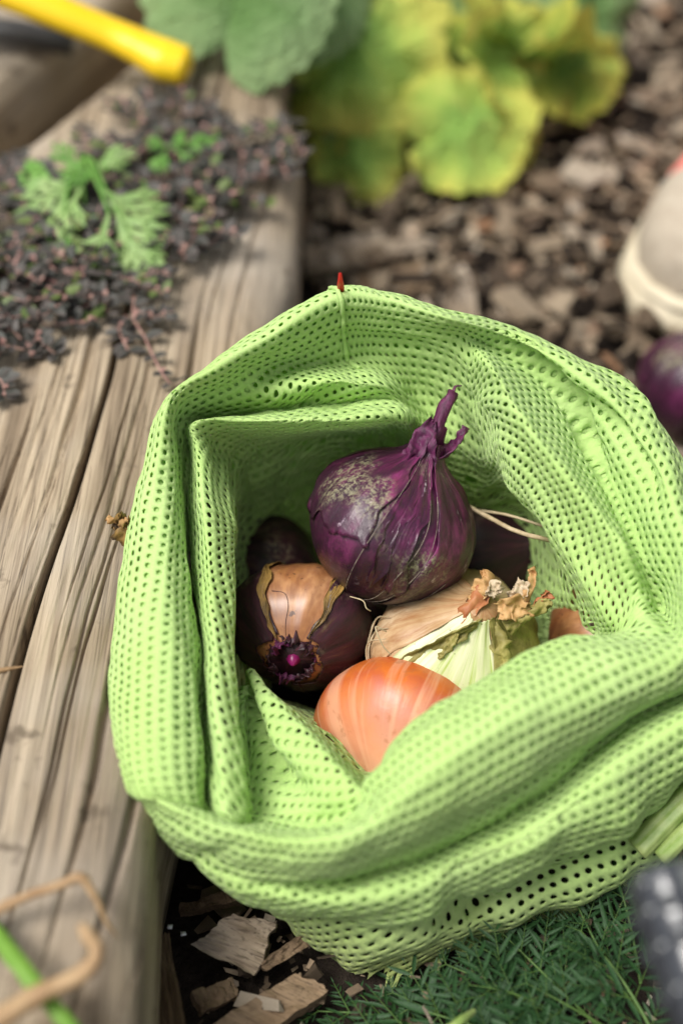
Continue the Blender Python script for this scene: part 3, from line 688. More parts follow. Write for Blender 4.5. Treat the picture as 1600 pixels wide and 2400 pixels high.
lx = ON.local(RT); ly = ON.local(UP); lz = ON.local(toCam)
def L3(r, u, t, o=ON): return (o.local(RT) * r + o.local(UP) * u + o.local(toCam) * t)
nb = np.array([0, 0, 0.94])
neck = ON.free([nb - [0, 0, .05], nb + [0, 0, .12], nb + [0, 0, .28] + L3(.02, .02, 0), nb + L3(.16, .36, .1), nb + L3(.27, .60, .05), nb + L3(.32, .70, .02)], [.20, .13, .10, .068, .058, .045], M['neck'], 'neck', 12, 1.0, .5)
ON.free([nb + L3(.32, .69, .02), nb + L3(.35, .76, .02), nb + L3(.42, .77, .02)], [.022, .014, .006], M['neck'], 'tip', 6)
for (p, w, sd_) in [([(0, 0, .86), L3(.28, .12, .05) + [0, 0, .82], L3(.42, .22, .05) + [0, 0, .86], L3(.50, .36, .05) + [0, 0, .88]], [.16, .13, .08, .015], L3(0.3, -.2, .6)),
                    ([(0, 0, .80) + L3(0, 0, .2), L3(-.02, .1, .24) + [0, 0, .86], L3(.0, .2, .2) + [0, 0, .98], L3(.05, .3, .15) + [0, 0, 1.05]], [.2, .17, .11, .03], L3(1, .1, 0)),
                    ([(0, 0, .72) + L3(-.24, 0, .16), L3(-.12, .02, .2) + [0, 0, .84], L3(-.05, .1, .17) + [0, 0, 1.0], L3(.0, .16, .1) + [0, 0, 1.16]], [.14, .13, .1, .04], L3(.7, -.3, .4))]:
    V, F = ribbon(np.array(p) * ON.r, np.array(w) * ON.r, sd_, 0.0006, crumple=0.0015, seed=12, cup=-0.5)
    obj('neck_scale', mesh('neck_scale', V, F), M['neck'], ON.root)

# brown-and-purple onion at left
OB = Onion('brown_onion', Dp(705, 1462, 0.612), 0.0295, cv(-.12, -.52, .84), 'dark onion with a tan patch and a torn hollow neck, left of the purple onion', seed=8, sz=.92, neck=.77)
OB.bulb(M['brown'])
ab = OB.angle_to(UP)
OB.skin(ab + 0.42, ab + 3.3, 0.25, 0.97, 0.0008, M['dark'], 31, .12)
OB.skin(ab - 3.3, ab - 0.62, 0.2, 0.97, 0.0008, M['dark'], 37, .12)
OB.skin(ab + 0.36, ab + 0.52, 0.3, 0.95, 0.0014, M['stub'], 41, .2, name='dry_strip')
OB.skin(ab - 0.68, ab - 0.56, 0.35, 0.95, 0.0014, M['stub'], 43, .12, name='dry_strip')
zt = OB.pr[-1, 1]; rt_ = OB.pr[-1, 0]
for k in range(9):
    a = k / 9 * 2 * math.pi + .2; d = np.array([math.cos(a), math.sin(a), 0]); z0 = np.array([0, 0, zt])
    h = (.02, .14, .05, .18, .03, .10, .16, .05, .12)[k]
    V, F = ribbon(np.array([z0 + d * (rt_ * .95) - [0, 0, .12], z0 + d * rt_ * .92, z0 + d * (rt_ * (.9 + .3 * random.random())) + [0, 0, h]]) * OB.r, np.array([.16, .15, .06]) * OB.r, np.cross(d, (0, 0, 1)), .0005, 14, .0026, k)
    obj('torn_scale', mesh('torn_scale', V, F), M['dark'] if k % 3 else M['neck'], OB.root)
V, F = tube(np.array([[0, 0, zt - .1], [.02, 0, zt + .02], [.02, -.02, zt + .12]]) * OB.r, np.array([.11, .10, .02]) * OB.r, 8)
obj('core', mesh('core', V, F), M['magenta'], OB.root)
V, F = tube(np.array([[0, 0, zt - .2], [0, 0, zt + .01]]) * OB.r, np.array([.3, .33]) * OB.r, 14)
obj('hollow', mesh('hollow', V, F), M['dark'], OB.root)  # solid dark plug stands in for the shade inside the open neck
OB.fibre([(ab + .33, .70), (ab + .16, .71), (ab + .08, .74), (ab + .05, .80), (ab + .12, .88), (ab + .16, .97)], 0.00018, M['dark'], 0.0001, 'crack')

# straw-coloured onion with dry tops
OY = Onion('yellow_onion', Dp(1070, 1525, 0.606), 0.0365, cv(.24, .56, .70), 'straw coloured onion with a pale green patch and shrivelled papery top', seed=15, sz=.86, neck=.93)
OY.bulb(M['yellow'])
ay = OY.angle_to(toCam - UP * .3 - RT * .1)
OY.skin(ay - 0.85, ay + 0.62, 0.35, 0.97, 0.0002, M['flesh'], 51, .06, .0004, 'flesh_patch')
OY.skin(ay - 2.6, ay - 0.82, 0.2, 0.98, 0.0006, M['yellow'], 53, .14)
OY.skin(ay + 0.62, ay + 2.2, 0.2, 0.98, 0.0007, M['olive'], 57, .14)
def Y3(r, u, t): return L3(r, u, t, OY)
top = np.array([0, 0, .86])
strips = [  # points, widths, side, material, name
 ([top + Y3(.0, -.10, .1), top + Y3(-.22, -.20, .24), top + Y3(-.48, -.36, .22), top + Y3(-.72, -.50, .18), top + Y3(-.95, -.62, .10)], [.05, .075, .085, .10, .05], Y3(.3, .8, .3), 'olive', 'dry_leaf'),
 ([top + Y3(-.30, -.25, .28), top + Y3(-.42, -.42, .28), top + Y3(-.52, -.55, .27)], [.03, .05, .02], Y3(.8, .3, .3), 'olive', 'dry_leaf'),
 ([top + Y3(.1, -.15, .1), top + Y3(.18, -.45, .16), top + Y3(.30, -.72, .12)], [.09, .14, .06], Y3(.8, .2, .3), 'olive', 'dry_leaf'),
 ([top + Y3(.28, -.22, .14), top + Y3(.50, -.08, .18), top + Y3(.72, .06, .16), top + Y3(.82, .08, .14)], [.09, .08, .08, .03], Y3(-.3, .8, .2), 'olive', 'dry_leaf'),
 ([top + Y3(-.42, -.28, .12), top + Y3(-.2, -.02, .16), top + Y3(-.03, .22, .10), top + Y3(.02, .42, .06)], [.03, .12, .14, .07], Y3(.7, -.5, .3), 'papery_red', 'papery_scale'),
 ([top + Y3(-.1, .12, .08), top + Y3(-.02, .3, .12), top + Y3(.06, .46, .08), top + Y3(.0, .56, .04)], [.1, .13, .1, .03], Y3(.9, 0, .3), 'papery', 'papery_scale'),
 ([top + Y3(.08, .22, .14), top + Y3(.18, .34, .2), top + Y3(.28, .30, .24)], [.08, .09, .05], Y3(.2, .7, .4), 'white_peel', 'papery_scale'),
 ([top + Y3(.22, .0, .18), top + Y3(.38, .06, .26), top + Y3(.55, .02, .22), top + Y3(.66, .08, .16)], [.13, .18, .16, .05], Y3(.1, .9, .2), 'papery', 'papery_scale'),
 ([top + Y3(.42, .14, .12), top + Y3(.52, .30, .14), top + Y3(.58, .42, .10)], [.1, .13, .08], Y3(.9, -.2, .2), 'white_peel', 'papery_scale'),
 ([top + Y3(.55, .12, .10), top + Y3(.66, .34, .12), top + Y3(.70, .52, .08), top + Y3(.66, .58, .06)], [.06, .06, .07, .02], Y3(.8, -.2, .5), 'papery', 'papery_scale'),
 ([top + Y3(.62, .05, .08), top + Y3(.84, .14, .1), top + Y3(.94, .26, .08)], [.05, .06, .03], Y3(-.2, .8, .4), 'papery_red', 'papery_scale'),
]
for k, (p, w, sd_, mt, nm) in enumerate(strips):
    V, F = ribbon((top + (np.array(p) - top) * (.8 if mt != 'olive' else .95)) * OY.r, np.array(w) * OY.r * (.8 if mt != 'olive' else 1), sd_, .0006, 26, .0022 if mt != 'olive' else .0016, 70 + k, -.6 if mt == 'olive' else .25)
    obj(nm, mesh(nm, V, F), M[mt], OY.root)
for k, th in enumerate((-1.15, -1.32, -1.0)):
    OY.fibre([(ay + th, .30), (ay + th + .1, .42), (ay + th - .12, .52), (ay + th - .02, .62)], .0004, M['fibre'], .0015 + .001 * k, 'root_thread')

# glossy orange onion in front
OO = Onion('orange_onion', Dp(962, 1738, 0.596), 0.0415, cv(-.30, -.55, .62), 'smooth glossy orange onion at the front of the bag opening', seed=22, sz=.80, neck=.82, ribs=.002)
OO.bulb(M['orange'])
ao = OO.angle_to(-RT)
OO.skin(ao + .3, ao + 1.1, .5, .97, .0003, M['papery_red'], 61, .2, .0007)
# others behind
O5 = Onion('orange_onion', Dp(1428, 1490, 0.622), 0.030, cv(.5, .3, .5), 'orange brown onion half hidden under the right edge of the bag opening', seed=27, neck=.9); O5.bulb(M['brown'])
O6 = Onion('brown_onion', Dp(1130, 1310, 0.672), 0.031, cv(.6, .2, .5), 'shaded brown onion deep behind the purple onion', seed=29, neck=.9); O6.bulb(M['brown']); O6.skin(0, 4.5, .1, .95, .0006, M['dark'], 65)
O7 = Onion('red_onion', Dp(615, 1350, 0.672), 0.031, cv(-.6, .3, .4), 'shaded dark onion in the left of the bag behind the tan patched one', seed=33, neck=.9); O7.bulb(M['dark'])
O8 = Onion('red_onion', Dp(850, 1520, 0.672), 0.034, cv(.1, .3, .6), 'added dark onion filling the gap low between the other onions', seed=35, neck=.9); O8.bulb(M['dark'])  # filler onion, added so the depth between the others looks dark
O9 = Onion('red_onion', Wp(1632, 915, 0.03), 0.034, cv(.3, .7, .2), 'blurred purple onion on the mulch right of the bag', seed=36, neck=.95); O9.bulb(M['red'])

# ------------------------------------------------------------------ small things of the bag and the timber
V, F = tube(np.array([Wp(799, 705, .180), Wp(799, 690, .188), Wp(798, 668, .196), Wp(797, 640, .206)]) - bagloc, [.0015, .0015, .0014, .0005], 8, .22)
M['red_plastic'] = mat_simple('red_tag', (0.62, 0.02, 0.015), (0.72, 0.04, 0.03), 50, 0.4, 0.1)
obj('seam_tag', mesh('seam_tag', V, F), M['red_plastic'], bag)['label'] = 'tiny red tag tip at the top of the bag seam'

def strand(name, pts, rad, mat, label, cat, sides=7, jit=.15, group=None, n=40, flat=1.0):
    P = crom(np.array(pts), n); o_ = P[0].copy(); o_[2] = P[:, 2].min()
    V, F = tube(P - o_, rad, sides, flat, jit=jit, seed=int(abs(o_[0]) * 9999) % 97)
    o = obj(name, mesh(name, V, F), mat); o.location = o_
    return tag(o, label, cat, group)
strand('twine', [Dp(1085, 1180, .612), Dp(1150, 1215, .60), Dp(1210, 1245, .592), Dp(1270, 1262, .588), Dp(1330, 1275, .60)], .0010, M['fibre'], 'thicker pale twine strand across the bag opening behind the purple onion', 'twine')
strand('twine', [Dp(1110, 1195, .62), Dp(1180, 1205, .61), Dp(1240, 1222, .60), Dp(1290, 1240, .60)], .0006, M['fibre'], 'thinner upper twine strand lying inside the bag', 'twine')
strand('root_thread', [Dp(820, 1398, .575), Dp(850, 1408, .573), Dp(858, 1425, .573), Dp(868, 1432, .575)], .00025, M['fibre'], 'short curled root thread under the purple onion', 'root')
strand('root_thread', [Dp(905, 1480, .572), Dp(880, 1470, .570), Dp(895, 1510, .570), Dp(915, 1535, .572)], .00028, M['fibre'], 'looped dry root thread left of the straw coloured onion', 'root')
strand('straw', [Wp(-20, 1575, .110), Wp(20, 1568, .109), Wp(55, 1562, .108)], [.0011, .0009, .0002], M['straw'], 'short straw on the timber at the left picture edge', 'straw')
strand('withered_twig', [Wp(-60, 2170, 0.116), Wp(30, 2115, 0.118), Wp(140, 2075, 0.121), Wp(190, 2058, 0.122), Wp(225, 2105, 0.118), Wp(250, 2160, 0.111), Wp(280, 2200, 0.103)], [.0019, .0018, .0016, .0019, .0012, .0009, .0002], M['straw'], 'thin dry twig arching over the timber, upper of the two at lower left', 'twig', n=60)
strand('withered_twig', [Wp(-80, 2440, 0.126), Wp(60, 2350, 0.128), Wp(150, 2305, 0.129), Wp(210, 2270, 0.130), Wp(228, 2225, 0.132), Wp(205, 2190, 0.134), Wp(190, 2165, 0.136)], [.0042, .0036, .0027, .0030, .0025, .0026, .0012], M['straw'], 'thick hooked dry twig at the lower left corner', 'twig', n=60)
M['blade'] = mat_simple('grass_green', (0.12, 0.28, 0.03), (0.20, 0.38, 0.05), 40, 0.5, 0.2, trans=.2)
strand('grass_blade', [Wp(-60, 2130, 0.114), Wp(0, 2200, 0.119), Wp(70, 2290, 0.121), Wp(170, 2410, 0.118), Wp(240, 2490, 0.106)], [.0026, .0030, .0030, .0026, .001], M['blade'], 'green grass blade crossing under the hooked dry twig', 'grass blade', flat=.25)
# rotten stalk poking out on the timber
st = tag(empty('dry_stalk', Wp(325, 1330, .1)), 'brown withered stalk with a frayed end sticking out left of the bag', 'stalk')
sl_ = np.array(st.location)
P0 = [Wp(345, 1370, .106), Wp(318, 1300, .113), Wp(300, 1262, .116), Wp(288, 1240, .118)]
V, F = tube(crom(np.array(P0), 24) - sl_, [.0034, .0030, .0036, .0052], 12, jit=.35, seed=4); obj('stem', mesh('stem', V, F), M['stub'], st)
for k, (px, py, dz, w) in enumerate([(252, 1212, .004, .0022), (262, 1232, -.001, .0024), (283, 1200, .010, .0028), (300, 1215, .008, .0026), (312, 1235, .004, .0022), (272, 1250, -.003, .0018)]):
    e = Wp(px, py, .121 + dz); b0 = np.array(P0[3]) + (e - P0[3]) * .1 - [0, 0, .003]
    V, F = ribbon(np.array([b0, (b0 + e) / 2 + [0, 0, .001], e]) - sl_, [.0026, w, .0004], np.array(cv(1, .2 * k - .4, .2)), .0006, 14, .0016, 90 + k, .5); obj('frayed_scale', mesh('frayed_scale', V, F), M['stub'] if k % 3 else M['papery'], st)

# ------------------------------------------------------------------ wood chips
def shard(L, w, t, r):
    v = []
    for sx in (-1, 1):
        for sy in (-1, 1):
            for sz_ in (-1, 1):
                v.append((sx * L / 2 * (1 + .25 * r.standard_normal() * .6), sy * w / 2 * (1 + .35 * r.standard_normal() * .7) * (1 if sx < 0 else r.uniform(.4, 1.1)), sz_ * t / 2 * (1 + .3 * r.standard_normal())))
    f = [[0, 1, 3, 2], [4, 6, 7, 5], [0, 4, 5, 1], [2, 3, 7, 6], [0, 2, 6, 4], [1, 5, 7, 3]]
    return np.array(v), f
def rotm(r, tilt):
    e = Matrix.Rotation(r.uniform(0, 6.283), 3, 'Z') @ Matrix.Rotation(r.normal(0, tilt), 3, 'X') @ Matrix.Rotation(r.normal(0, tilt * .7), 3, 'Y')
    return e
def on_ground(x, y):
    if x < edge_x(y) + 0.004 and y > -.5: return False
    c = Wp(900, 1480, 0)
    return ((x - c[0]) / .085) ** 2 + ((y - c[1]) / .10) ** 2 > 1
r = np.random.default_rng(11)
cand = []
while len(cand) < 9500:
    y = r.uniform(-.26, 1.05) ; x = r.uniform(-.12, .55)
    if on_ground(x, y):
        L_ = min(.04, .0068 * math.exp(r.normal(.3, .5)))
        if y < -.03: L_ *= .5
        cand.append((x, y, L_, L_ * r.uniform(.25, .7), L_ * r.uniform(.06, .2), r.uniform(0, .016)))
def view_size(c):
    rel = np.array([c[0], c[1], .01]) - CAM; d = rel @ FW; px = 800 + rel @ RT / d * FPX; py = 1200 - rel @ UP / d * FPX
    inside = -20 < px < 1620 and -20 < py < 2420
    if inside and 300 < px < 1600 and 690 < py < 1950 and px > 700 and not (px > 1150 and py < 800 + (px - 1150) * .75): inside = False
    if inside and 690 < px < 1440 and py < 420 and px < 1300: inside = False
    return c[2] * c[3] / d / d if inside else 0
order = sorted(range(len(cand)), key=lambda i: -view_size(cand[i]))
big = set(order[:285])
vari = [mesh('wood_chip', *shard(1, 1, 1, r), smooth=False) for _ in range(24)]
for v_ in vari: v_.materials.append(M['chip'])
mb = MB()
SHADE = ['wood chip lying in the mulch beyond the bag', 'wood chip lying in the dark ground in front of the bag']
for i, c in enumerate(cand):
    m3 = rotm(r, .45)
    if i in big:
        o = bpy.data.objects.new('wood_chip', vari[i % 24]); scene.collection.objects.link(o)
        o.matrix_world = Matrix.Translation((c[0], c[1], .004 + c[5])) @ m3.to_4x4() @ Matrix.Diagonal((c[2], c[3], c[4], 1))
        tag(o, 'irregular ' + SHADE[0 if c[1] > -.05 else 1], 'wood chip', 'chips of the mulch beyond the bag' if c[1] > -.05 else 'chips of the dark ground in front')
    else:
        V, F = shard(c[2], c[3], c[4], r); mb.add(V @ np.array(m3).T + [c[0], c[1], .002 + c[5] * .8], F)
tag(obj('mulch', mb.me('mulch', False), M['mulch']), 'brown wood chip mulch covering the soil', kind='stuff')
def chip_detail(name, corners, th, mat, label, seed):
    """a split wood chip from four photo corners at given heights"""
    q = [Wp(*c) for c in corners]; n_, m_ = 22, 16
    u, v_ = np.meshgrid(np.linspace(0, 1, n_), np.linspace(0, 1, m_), indexing='ij')
    e = .10
    u2 = u + e * fbm(v_ * 5, v_ * 0, seed, 3) * (np.abs(u - .5) * 2) ** 2; v2 = v_ + e * .6 * fbm(u * 3, u * 0, seed + 4, 3) * (np.abs(v_ - .5) * 2) ** 2
    A = ((1 - u2) * (1 - v2))[..., None] * q[0] + (u2 * (1 - v2))[..., None] * q[1] + (u2 * v2)[..., None] * q[2] + ((1 - u2) * v2)[..., None] * q[3]
    N = np.cross(q[1] - q[0], q[3] - q[0]); N /= np.linalg.norm(N); N *= np.sign(N[2])
    A = A + N * (fbm(u * 2, v_ * 12, seed + 8, 4) * .0022)[..., None]
    B = A - N * th + N * (fbm(u * 4, v_ * 4, seed + 9, 2) * .001)[..., None]
    o_ = A.reshape(-1, 3).mean(0); k = n_ * m_
    F = grid_faces(n_, m_); fl = F.tolist() + (F[:, ::-1] + k).tolist()
    ring = [i * m_ for i in range(n_)] + [(n_ - 1) * m_ + j for j in range(1, m_)] + [i * m_ + m_ - 1 for i in range(n_ - 2, -1, -1)] + [j for j in range(m_ - 2, 0, -1)]
    for i in range(len(ring)):
        p, q_ = ring[i], ring[(i + 1) % len(ring)]; fl.append([q_, p, p + k, q_ + k])
    V = np.concatenate([A.reshape(-1, 3), B.reshape(-1, 3)]) - o_
    d = q[1] - q[0]; ang = math.atan2(d[1], d[0]) - math.pi / 2
    Rz = np.array(Matrix.Rotation(-ang, 3, 'Z')); V = V @ Rz.T
    o = obj(name, mesh(name, V, fl, False), mat); o.location = o_; o.rotation_euler = (0, 0, ang)
    return tag(o, label, 'wood chip')
M['chip_tan'] = mat_wood('chip_tan', (0.58, 0.46, 0.35)); M['chip_dark'] = mat_wood('chip_dark', (0.36, 0.27, 0.20))  # chip_tan is toned down for the shadow in front of the bag
chip_detail('wood_chip', [(452, 2215, .022), (600, 2290, .018), (645, 2165, .024), (545, 2140, .028)], .007, M['chip_pale'], 'pale grey blocky wood chip just below the front left of the bag', 3)
chip_detail('wood_chip', [(610, 2258, .020), (625, 2275, .018), (745, 2205, .018), (735, 2170, .020)], .004, M['chip_tan'], 'narrow tan wood chip beside the pale grey blocky chip', 5)
chip_detail('wood_chip', [(450, 2325, .022), (475, 2375, .020), (560, 2330, .018), (545, 2290, .018)], .005, M['chip_tan'], 'small squared wood chip below the pale grey blocky chip', 7)
chip_detail('wood_chip', [(470, 2420, .022), (560, 2470, .020), (770, 2320, .016), (690, 2280, .018)], .008, M['chip_tan'], 'broad fibrous slab of wood at the bottom picture edge', 9)
chip_detail('wood_chip', [(350, 2210, .030), (365, 2420, .034), (440, 2420, .034), (395, 2185, .028)], .006, M['chip_dark'], 'dark upright bark strip beside the timber at lower left', 11)
chip_detail('wood_chip', [(420, 2120, .020), (430, 2140, .020), (560, 2110, .018), (545, 2085, .018)], .004, M['chip_dark'], 'dark sliver of wood under the front left of the bag', 13)
chip_detail('wood_chip', [(1040, 700, .012), (1050, 760, .010), (1120, 740, .010), (1105, 640, .012)], .006, M['chip_pale'], 'pale upright wood chip just beyond the back rim of the bag', 15)
chip_detail('wood_chip', [(830, 640, .012), (840, 690, .010), (1010, 670, .010), (990, 615, .012)], .006, M['chip_tan'], 'broad orange tan wood chip beyond the bag seam', 17)
chip_detail('wood_chip', [(700, 580, .012), (720, 640, .010), (1010, 580, .010), (960, 520, .012)], .006, M['chip_pale'], 'long grey wood piece lying beside the timber edge', 19)
M['white'] = mat_simple('white_grit', (0.6, 0.62, 0.65), (0.8, 0.8, 0.82), 300, 0.4, 0.3)
for px, py, lb in ((398, 2172, 'tiny white bit in the dark gap, left one'), (430, 2190, 'tiny white bit in the dark gap, right one')):
    V, F = shard(.0019, .0015, .0012, r); o = obj('white_grit', mesh('white_grit', V, F), M['white']); o.location = Wp(px, py, .028); tag(o, lb, 'grit')


# ------------------------------------------------------------------ squash-like leaves, upper middle
def mat_leaf(name, centre, mid, rim, spot=(0.62, 0.50, 0.12)):
    m = NT(name); o = m.coord(); ln = m.new('VectorMath', operation='LENGTH'); m.l.new(o, ln.inputs[0])
    f = m.math('ADD', ln.outputs['Value'], m.math('MULTIPLY', m.math('SUBTRACT', m.noise(o, 2.4, 4), .5), 1.1))
    col = m.ramp(f, [(0.25, centre), (0.6, mid), (0.95, rim)])
    col = m.mix(m.ramp(m.noise(o, 5, 5), [(0.60, 0.0), (0.72, 0.6)]), col, spot)
    return m.done(col, 0.5, m.bump(m.noise(o, 12, 4), 0.5, 0.05), 0.35, 0.3)
M['leaf_green'] = mat_leaf('leaf_green', (0.16, 0.30, 0.09), (0.27, 0.42, 0.17), (0.33, 0.47, 0.21), (0.33, 0.46, 0.18))
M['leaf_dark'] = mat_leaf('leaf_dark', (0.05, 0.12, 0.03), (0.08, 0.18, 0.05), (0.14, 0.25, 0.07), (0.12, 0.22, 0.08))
M['leaf_yellow'] = mat_leaf('leaf_yellow', (0.32, 0.54, 0.11), (0.50, 0.66, 0.13), (0.74, 0.72, 0.15), (0.62, 0.66, 0.18))
M['leaf_lime'] = mat_leaf('leaf_lime', (0.13, 0.27, 0.04), (0.32, 0.44, 0.07), (0.58, 0.58, 0.10))
def leaf_mesh(seed, lobes=5, wave=.10, cup=.2, elong=1.0, curl=0.0, rag=.34):
    nt, nr = 100, 18
    th, rr = np.meshgrid(np.linspace(0, 2 * math.pi, nt, endpoint=False), np.linspace(0.02, 1, nr), indexing='ij')
    out = 0.92 + .04 * np.cos(lobes * th) + rag * fbm(np.cos(th) * 1.6 + seed, np.sin(th) * 1.6, seed, 4) - .45 * np.exp(-((np.abs(th - math.pi)) / .22) ** 2) + .03 * np.sin(th * 23)
    x = rr * out * np.cos(th) * elong; y = rr * out * np.sin(th)
    vein = np.abs(np.sin(th * lobes / 2))
    z = -cup * rr ** 2 + wave * rr ** 2 * (np.sin(th * 4 + seed) + .7 * np.sin(th * 7 + seed * 2)) + .05 * vein * rr * (1 - rr) * 4 + rag * .76 * fbm(x * 2.0, y * 2.0, seed + 3, 4)
    if curl: z = z + curl * np.clip(y, 0, None) ** 2 - curl * .5 * np.clip(-x, 0, None) ** 2
    return mesh('leaf', np.stack([x, y, z], -1).reshape(-1, 3), grid_faces(nt, nr, True))
def plant(name, base, label, cat, leaves, group=None):
    root = tag(empty(name, base), label, cat, group); b0 = np.array(base)
    for k, (px, py, z, size, nrm, yaw, mt, kw) in enumerate(leaves):
        c = Wp(px, py, z)
        q = Vector(cv(*nrm)).to_track_quat('Z', 'Y') @ Quaternion((0, 0, 1), yaw)
        o = obj('leaf', leaf_mesh(k * 7 + 3, **kw), M[mt], root)
        o.location = c - b0; o.rotation_mode = 'QUATERNION'; o.rotation_quaternion = q; size *= 1.15; o.scale = (size, size, size)
        s0 = c - b0; V, F = tube(crom(np.array([s0, s0 * .5 + [0, .01, .01], np.array([0.004 * math.sin(k), .004 * math.cos(k), 0])]), 14), [.0014, .0022, .0028], 7)
        obj('petiole', mesh('petiole', V, F), M['leaf_lime'], root)
    return root
plant('leafy_plant', Wp(1010, 60, 0.0), 'yellowing leafy vegetable plant with curled broad leaves, upper middle', 'plant', [
    (835, 110, .085, .048, (-.05, .15, 1), .6, 'leaf_yellow', dict(lobes=4, wave=.10, cup=.25, elong=1.25)),
    (915, 158, .045, .045, (.2, .3, .9), 2.0, 'leaf_dark', dict(lobes=5)),
    (785, 213, .06, .036, (-.25, .2, .9), 1.0, 'leaf_yellow', dict(lobes=4, cup=.4)),
    (850, 263, .050, .026, (.1, -.1, 1), 3.0, 'leaf_green', dict(lobes=5, wave=.15)),
    (835, 353, .035, .030, (-.1, -.1, 1), 1.6, 'leaf_yellow', dict(lobes=3, elong=1.1)),
    (880, 398, .022, .019, (.2, -.2, .9), 1.6, 'leaf_yellow', dict(lobes=3, elong=1.2)),
    (1085, 298, .050, .042, (.02, .2, 1), .2, 'leaf_yellow', dict(lobes=5, wave=.08, cup=.12)),
    (1180, 313, .038, .022, (.3, .1, 1), .4, 'leaf_yellow', dict(lobes=4, wave=.10, cup=.2, elong=1.2)),
    (1065, 158, .045, .030, (-.4, -.3, .7), .9, 'leaf_lime', dict(lobes=5, wave=.18, cup=.3)),
    (1145, 123, .075, .034, (.5, -.3, .7), 2.2, 'leaf_yellow', dict(lobes=4, wave=.2, cup=-.4, curl=.6)),
    (1230, 128, .065, .040, (-.1, .8, .5), 4.0, 'leaf_lime', dict(lobes=5, wave=.22, cup=-.5, curl=.7)),
    (1210, 193, .050, .022, (.1, -.5, .8), 1.0, 'leaf_yellow', dict(lobes=3, wave=.12, cup=.4)),
    (1335, 163, .050, .030, (.2, .2, 1), .1, 'leaf_lime', dict(lobes=4, wave=.14, cup=.2, elong=1.3)),
    (1400, 148, .048, .020, (.4, .2, .9), .1, 'leaf_yellow', dict(lobes=3, wave=.10, elong=1.3)),
    (1005, 35, .07, .045, (.1, -.2, 1), .7, 'leaf_green', dict(lobes=5, wave=.14)),
    (1145, 25, .06, .045, (-.2, .3, .9), 2.4, 'leaf_green', dict(lobes=5, wave=.16)),
    (1285, 60, .05, .040, (.2, .1, .9), 4.2, 'leaf_dark', dict(lobes=5, wave=.16)),
    (1375, 10, .07, .042, (.3, -.1, .9), 5.0, 'leaf_green', dict(lobes=5, wave=.10)),
    (1025, 118, .020, .06, (0, .3, .9), .3, 'leaf_dark', dict(lobes=5)),  # from here, low leaves added in darker green to deepen shade underneath
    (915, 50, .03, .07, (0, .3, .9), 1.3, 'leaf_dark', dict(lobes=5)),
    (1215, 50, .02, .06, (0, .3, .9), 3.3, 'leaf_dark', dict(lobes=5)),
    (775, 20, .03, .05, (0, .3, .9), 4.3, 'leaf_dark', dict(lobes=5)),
])
plant('leafy_plant', Wp(600, -160, 0.095), 'large smooth pale green leaf over the timber, top picture edge', 'plant', [
    (560, -28, .150, .056, (.05, .1, 1), 1.2, 'leaf_green', dict(lobes=2, wave=.02, cup=.10, rag=.07)),
    (700, -50, .13, .05, (.3, .1, .9), .8, 'leaf_green', dict(lobes=2, wave=.03, cup=.2, rag=.07)),
])

# ------------------------------------------------------------------ creeping spurge and the cut-leaved weed on the timber
M['sp_leaf'] = mat_simple('spurge_leaf', (0.022, 0.030, 0.022), (0.085, 0.066, 0.060), 150, 0.55, 0.2, spec=.4)
M['sp_green'] = mat_simple('spurge_leaf_green', (0.06, 0.10, 0.025), (0.13, 0.17, 0.04), 150, 0.55, 0.2)
M['sp_stem'] = mat_simple('spurge_stem', (0.20, 0.09, 0.08), (0.42, 0.26, 0.21), 120, 0.6, 0.2)
def oval(L, w, fold=.25):
    t = np.linspace(0, 1, 7); hw = w * np.sin(np.pi * t ** .85) ** .8 * .5 + 1e-5
    V = np.concatenate([np.stack([t * L, hw, fold * hw], -1), np.stack([t * L, t * 0, t * 0], -1), np.stack([t * L, -hw, fold * hw], -1)])
    return V, grid_faces(3, 7)
def frame_from(fwd, up):
    f = np.array(fwd) / np.linalg.norm(fwd); u = np.array(up) - f * (np.array(up) @ f); u /= np.linalg.norm(u) + 1e-9
    return np.stack([f, np.cross(u, f), u], -1)
r = np.random.default_rng(23)
LEAFS, BUDS = oval(.0088, .0050), None
def sprig(path, rr, dens=1.0, size=1.0):
    P = crom(np.array(path), max(8, int(14 * dens))); T = np.gradient(P, axis=0); lv, bd = [], []
    for i in range(1, len(P)):
        for sgn in (-1, 1):
            t = T[i] / np.linalg.norm(T[i]); side = np.cross(t, (0, 0, 1)) * sgn
            f = side + t * rr.uniform(-.1, .7) + np.array([0, 0, rr.uniform(-.1, .6)])
            Rm = frame_from(f, (rr.normal(0, .3), rr.normal(0, .3), 1)); s_ = size * rr.uniform(.6, 1.15)
            lv.append((Rm, P[i], s_))
        if rr.random() < .55: bd.append((frame_from((rr.normal(), rr.normal(), .5), (0, 0, 1)), P[i] + [0, 0, .001], size * rr.uniform(.4, .75)))
    return P, lv, bd
mbl, mbg, mbs = MB(), MB(), MB()
poly = np.array([(-60, 420), (90, 395), (230, 320), (330, 240), (520, 250), (690, 310), (740, 400), (735, 455), (640, 440), (560, 500), (520, 560), (420, 575), (330, 660), (200, 690), (150, 780), (60, 830), (-60, 850)], float)
def inpoly(x, y):
    c = False; j = len(poly) - 1
    for i in range(len(poly)):
        if (poly[i, 1] > y) != (poly[j, 1] > y) and x < (poly[j, 0] - poly[i, 0]) * (y - poly[i, 1]) / (poly[j, 1] - poly[i, 1]) + poly[i, 0]: c = not c
        j = i
    return c
cnt = 0
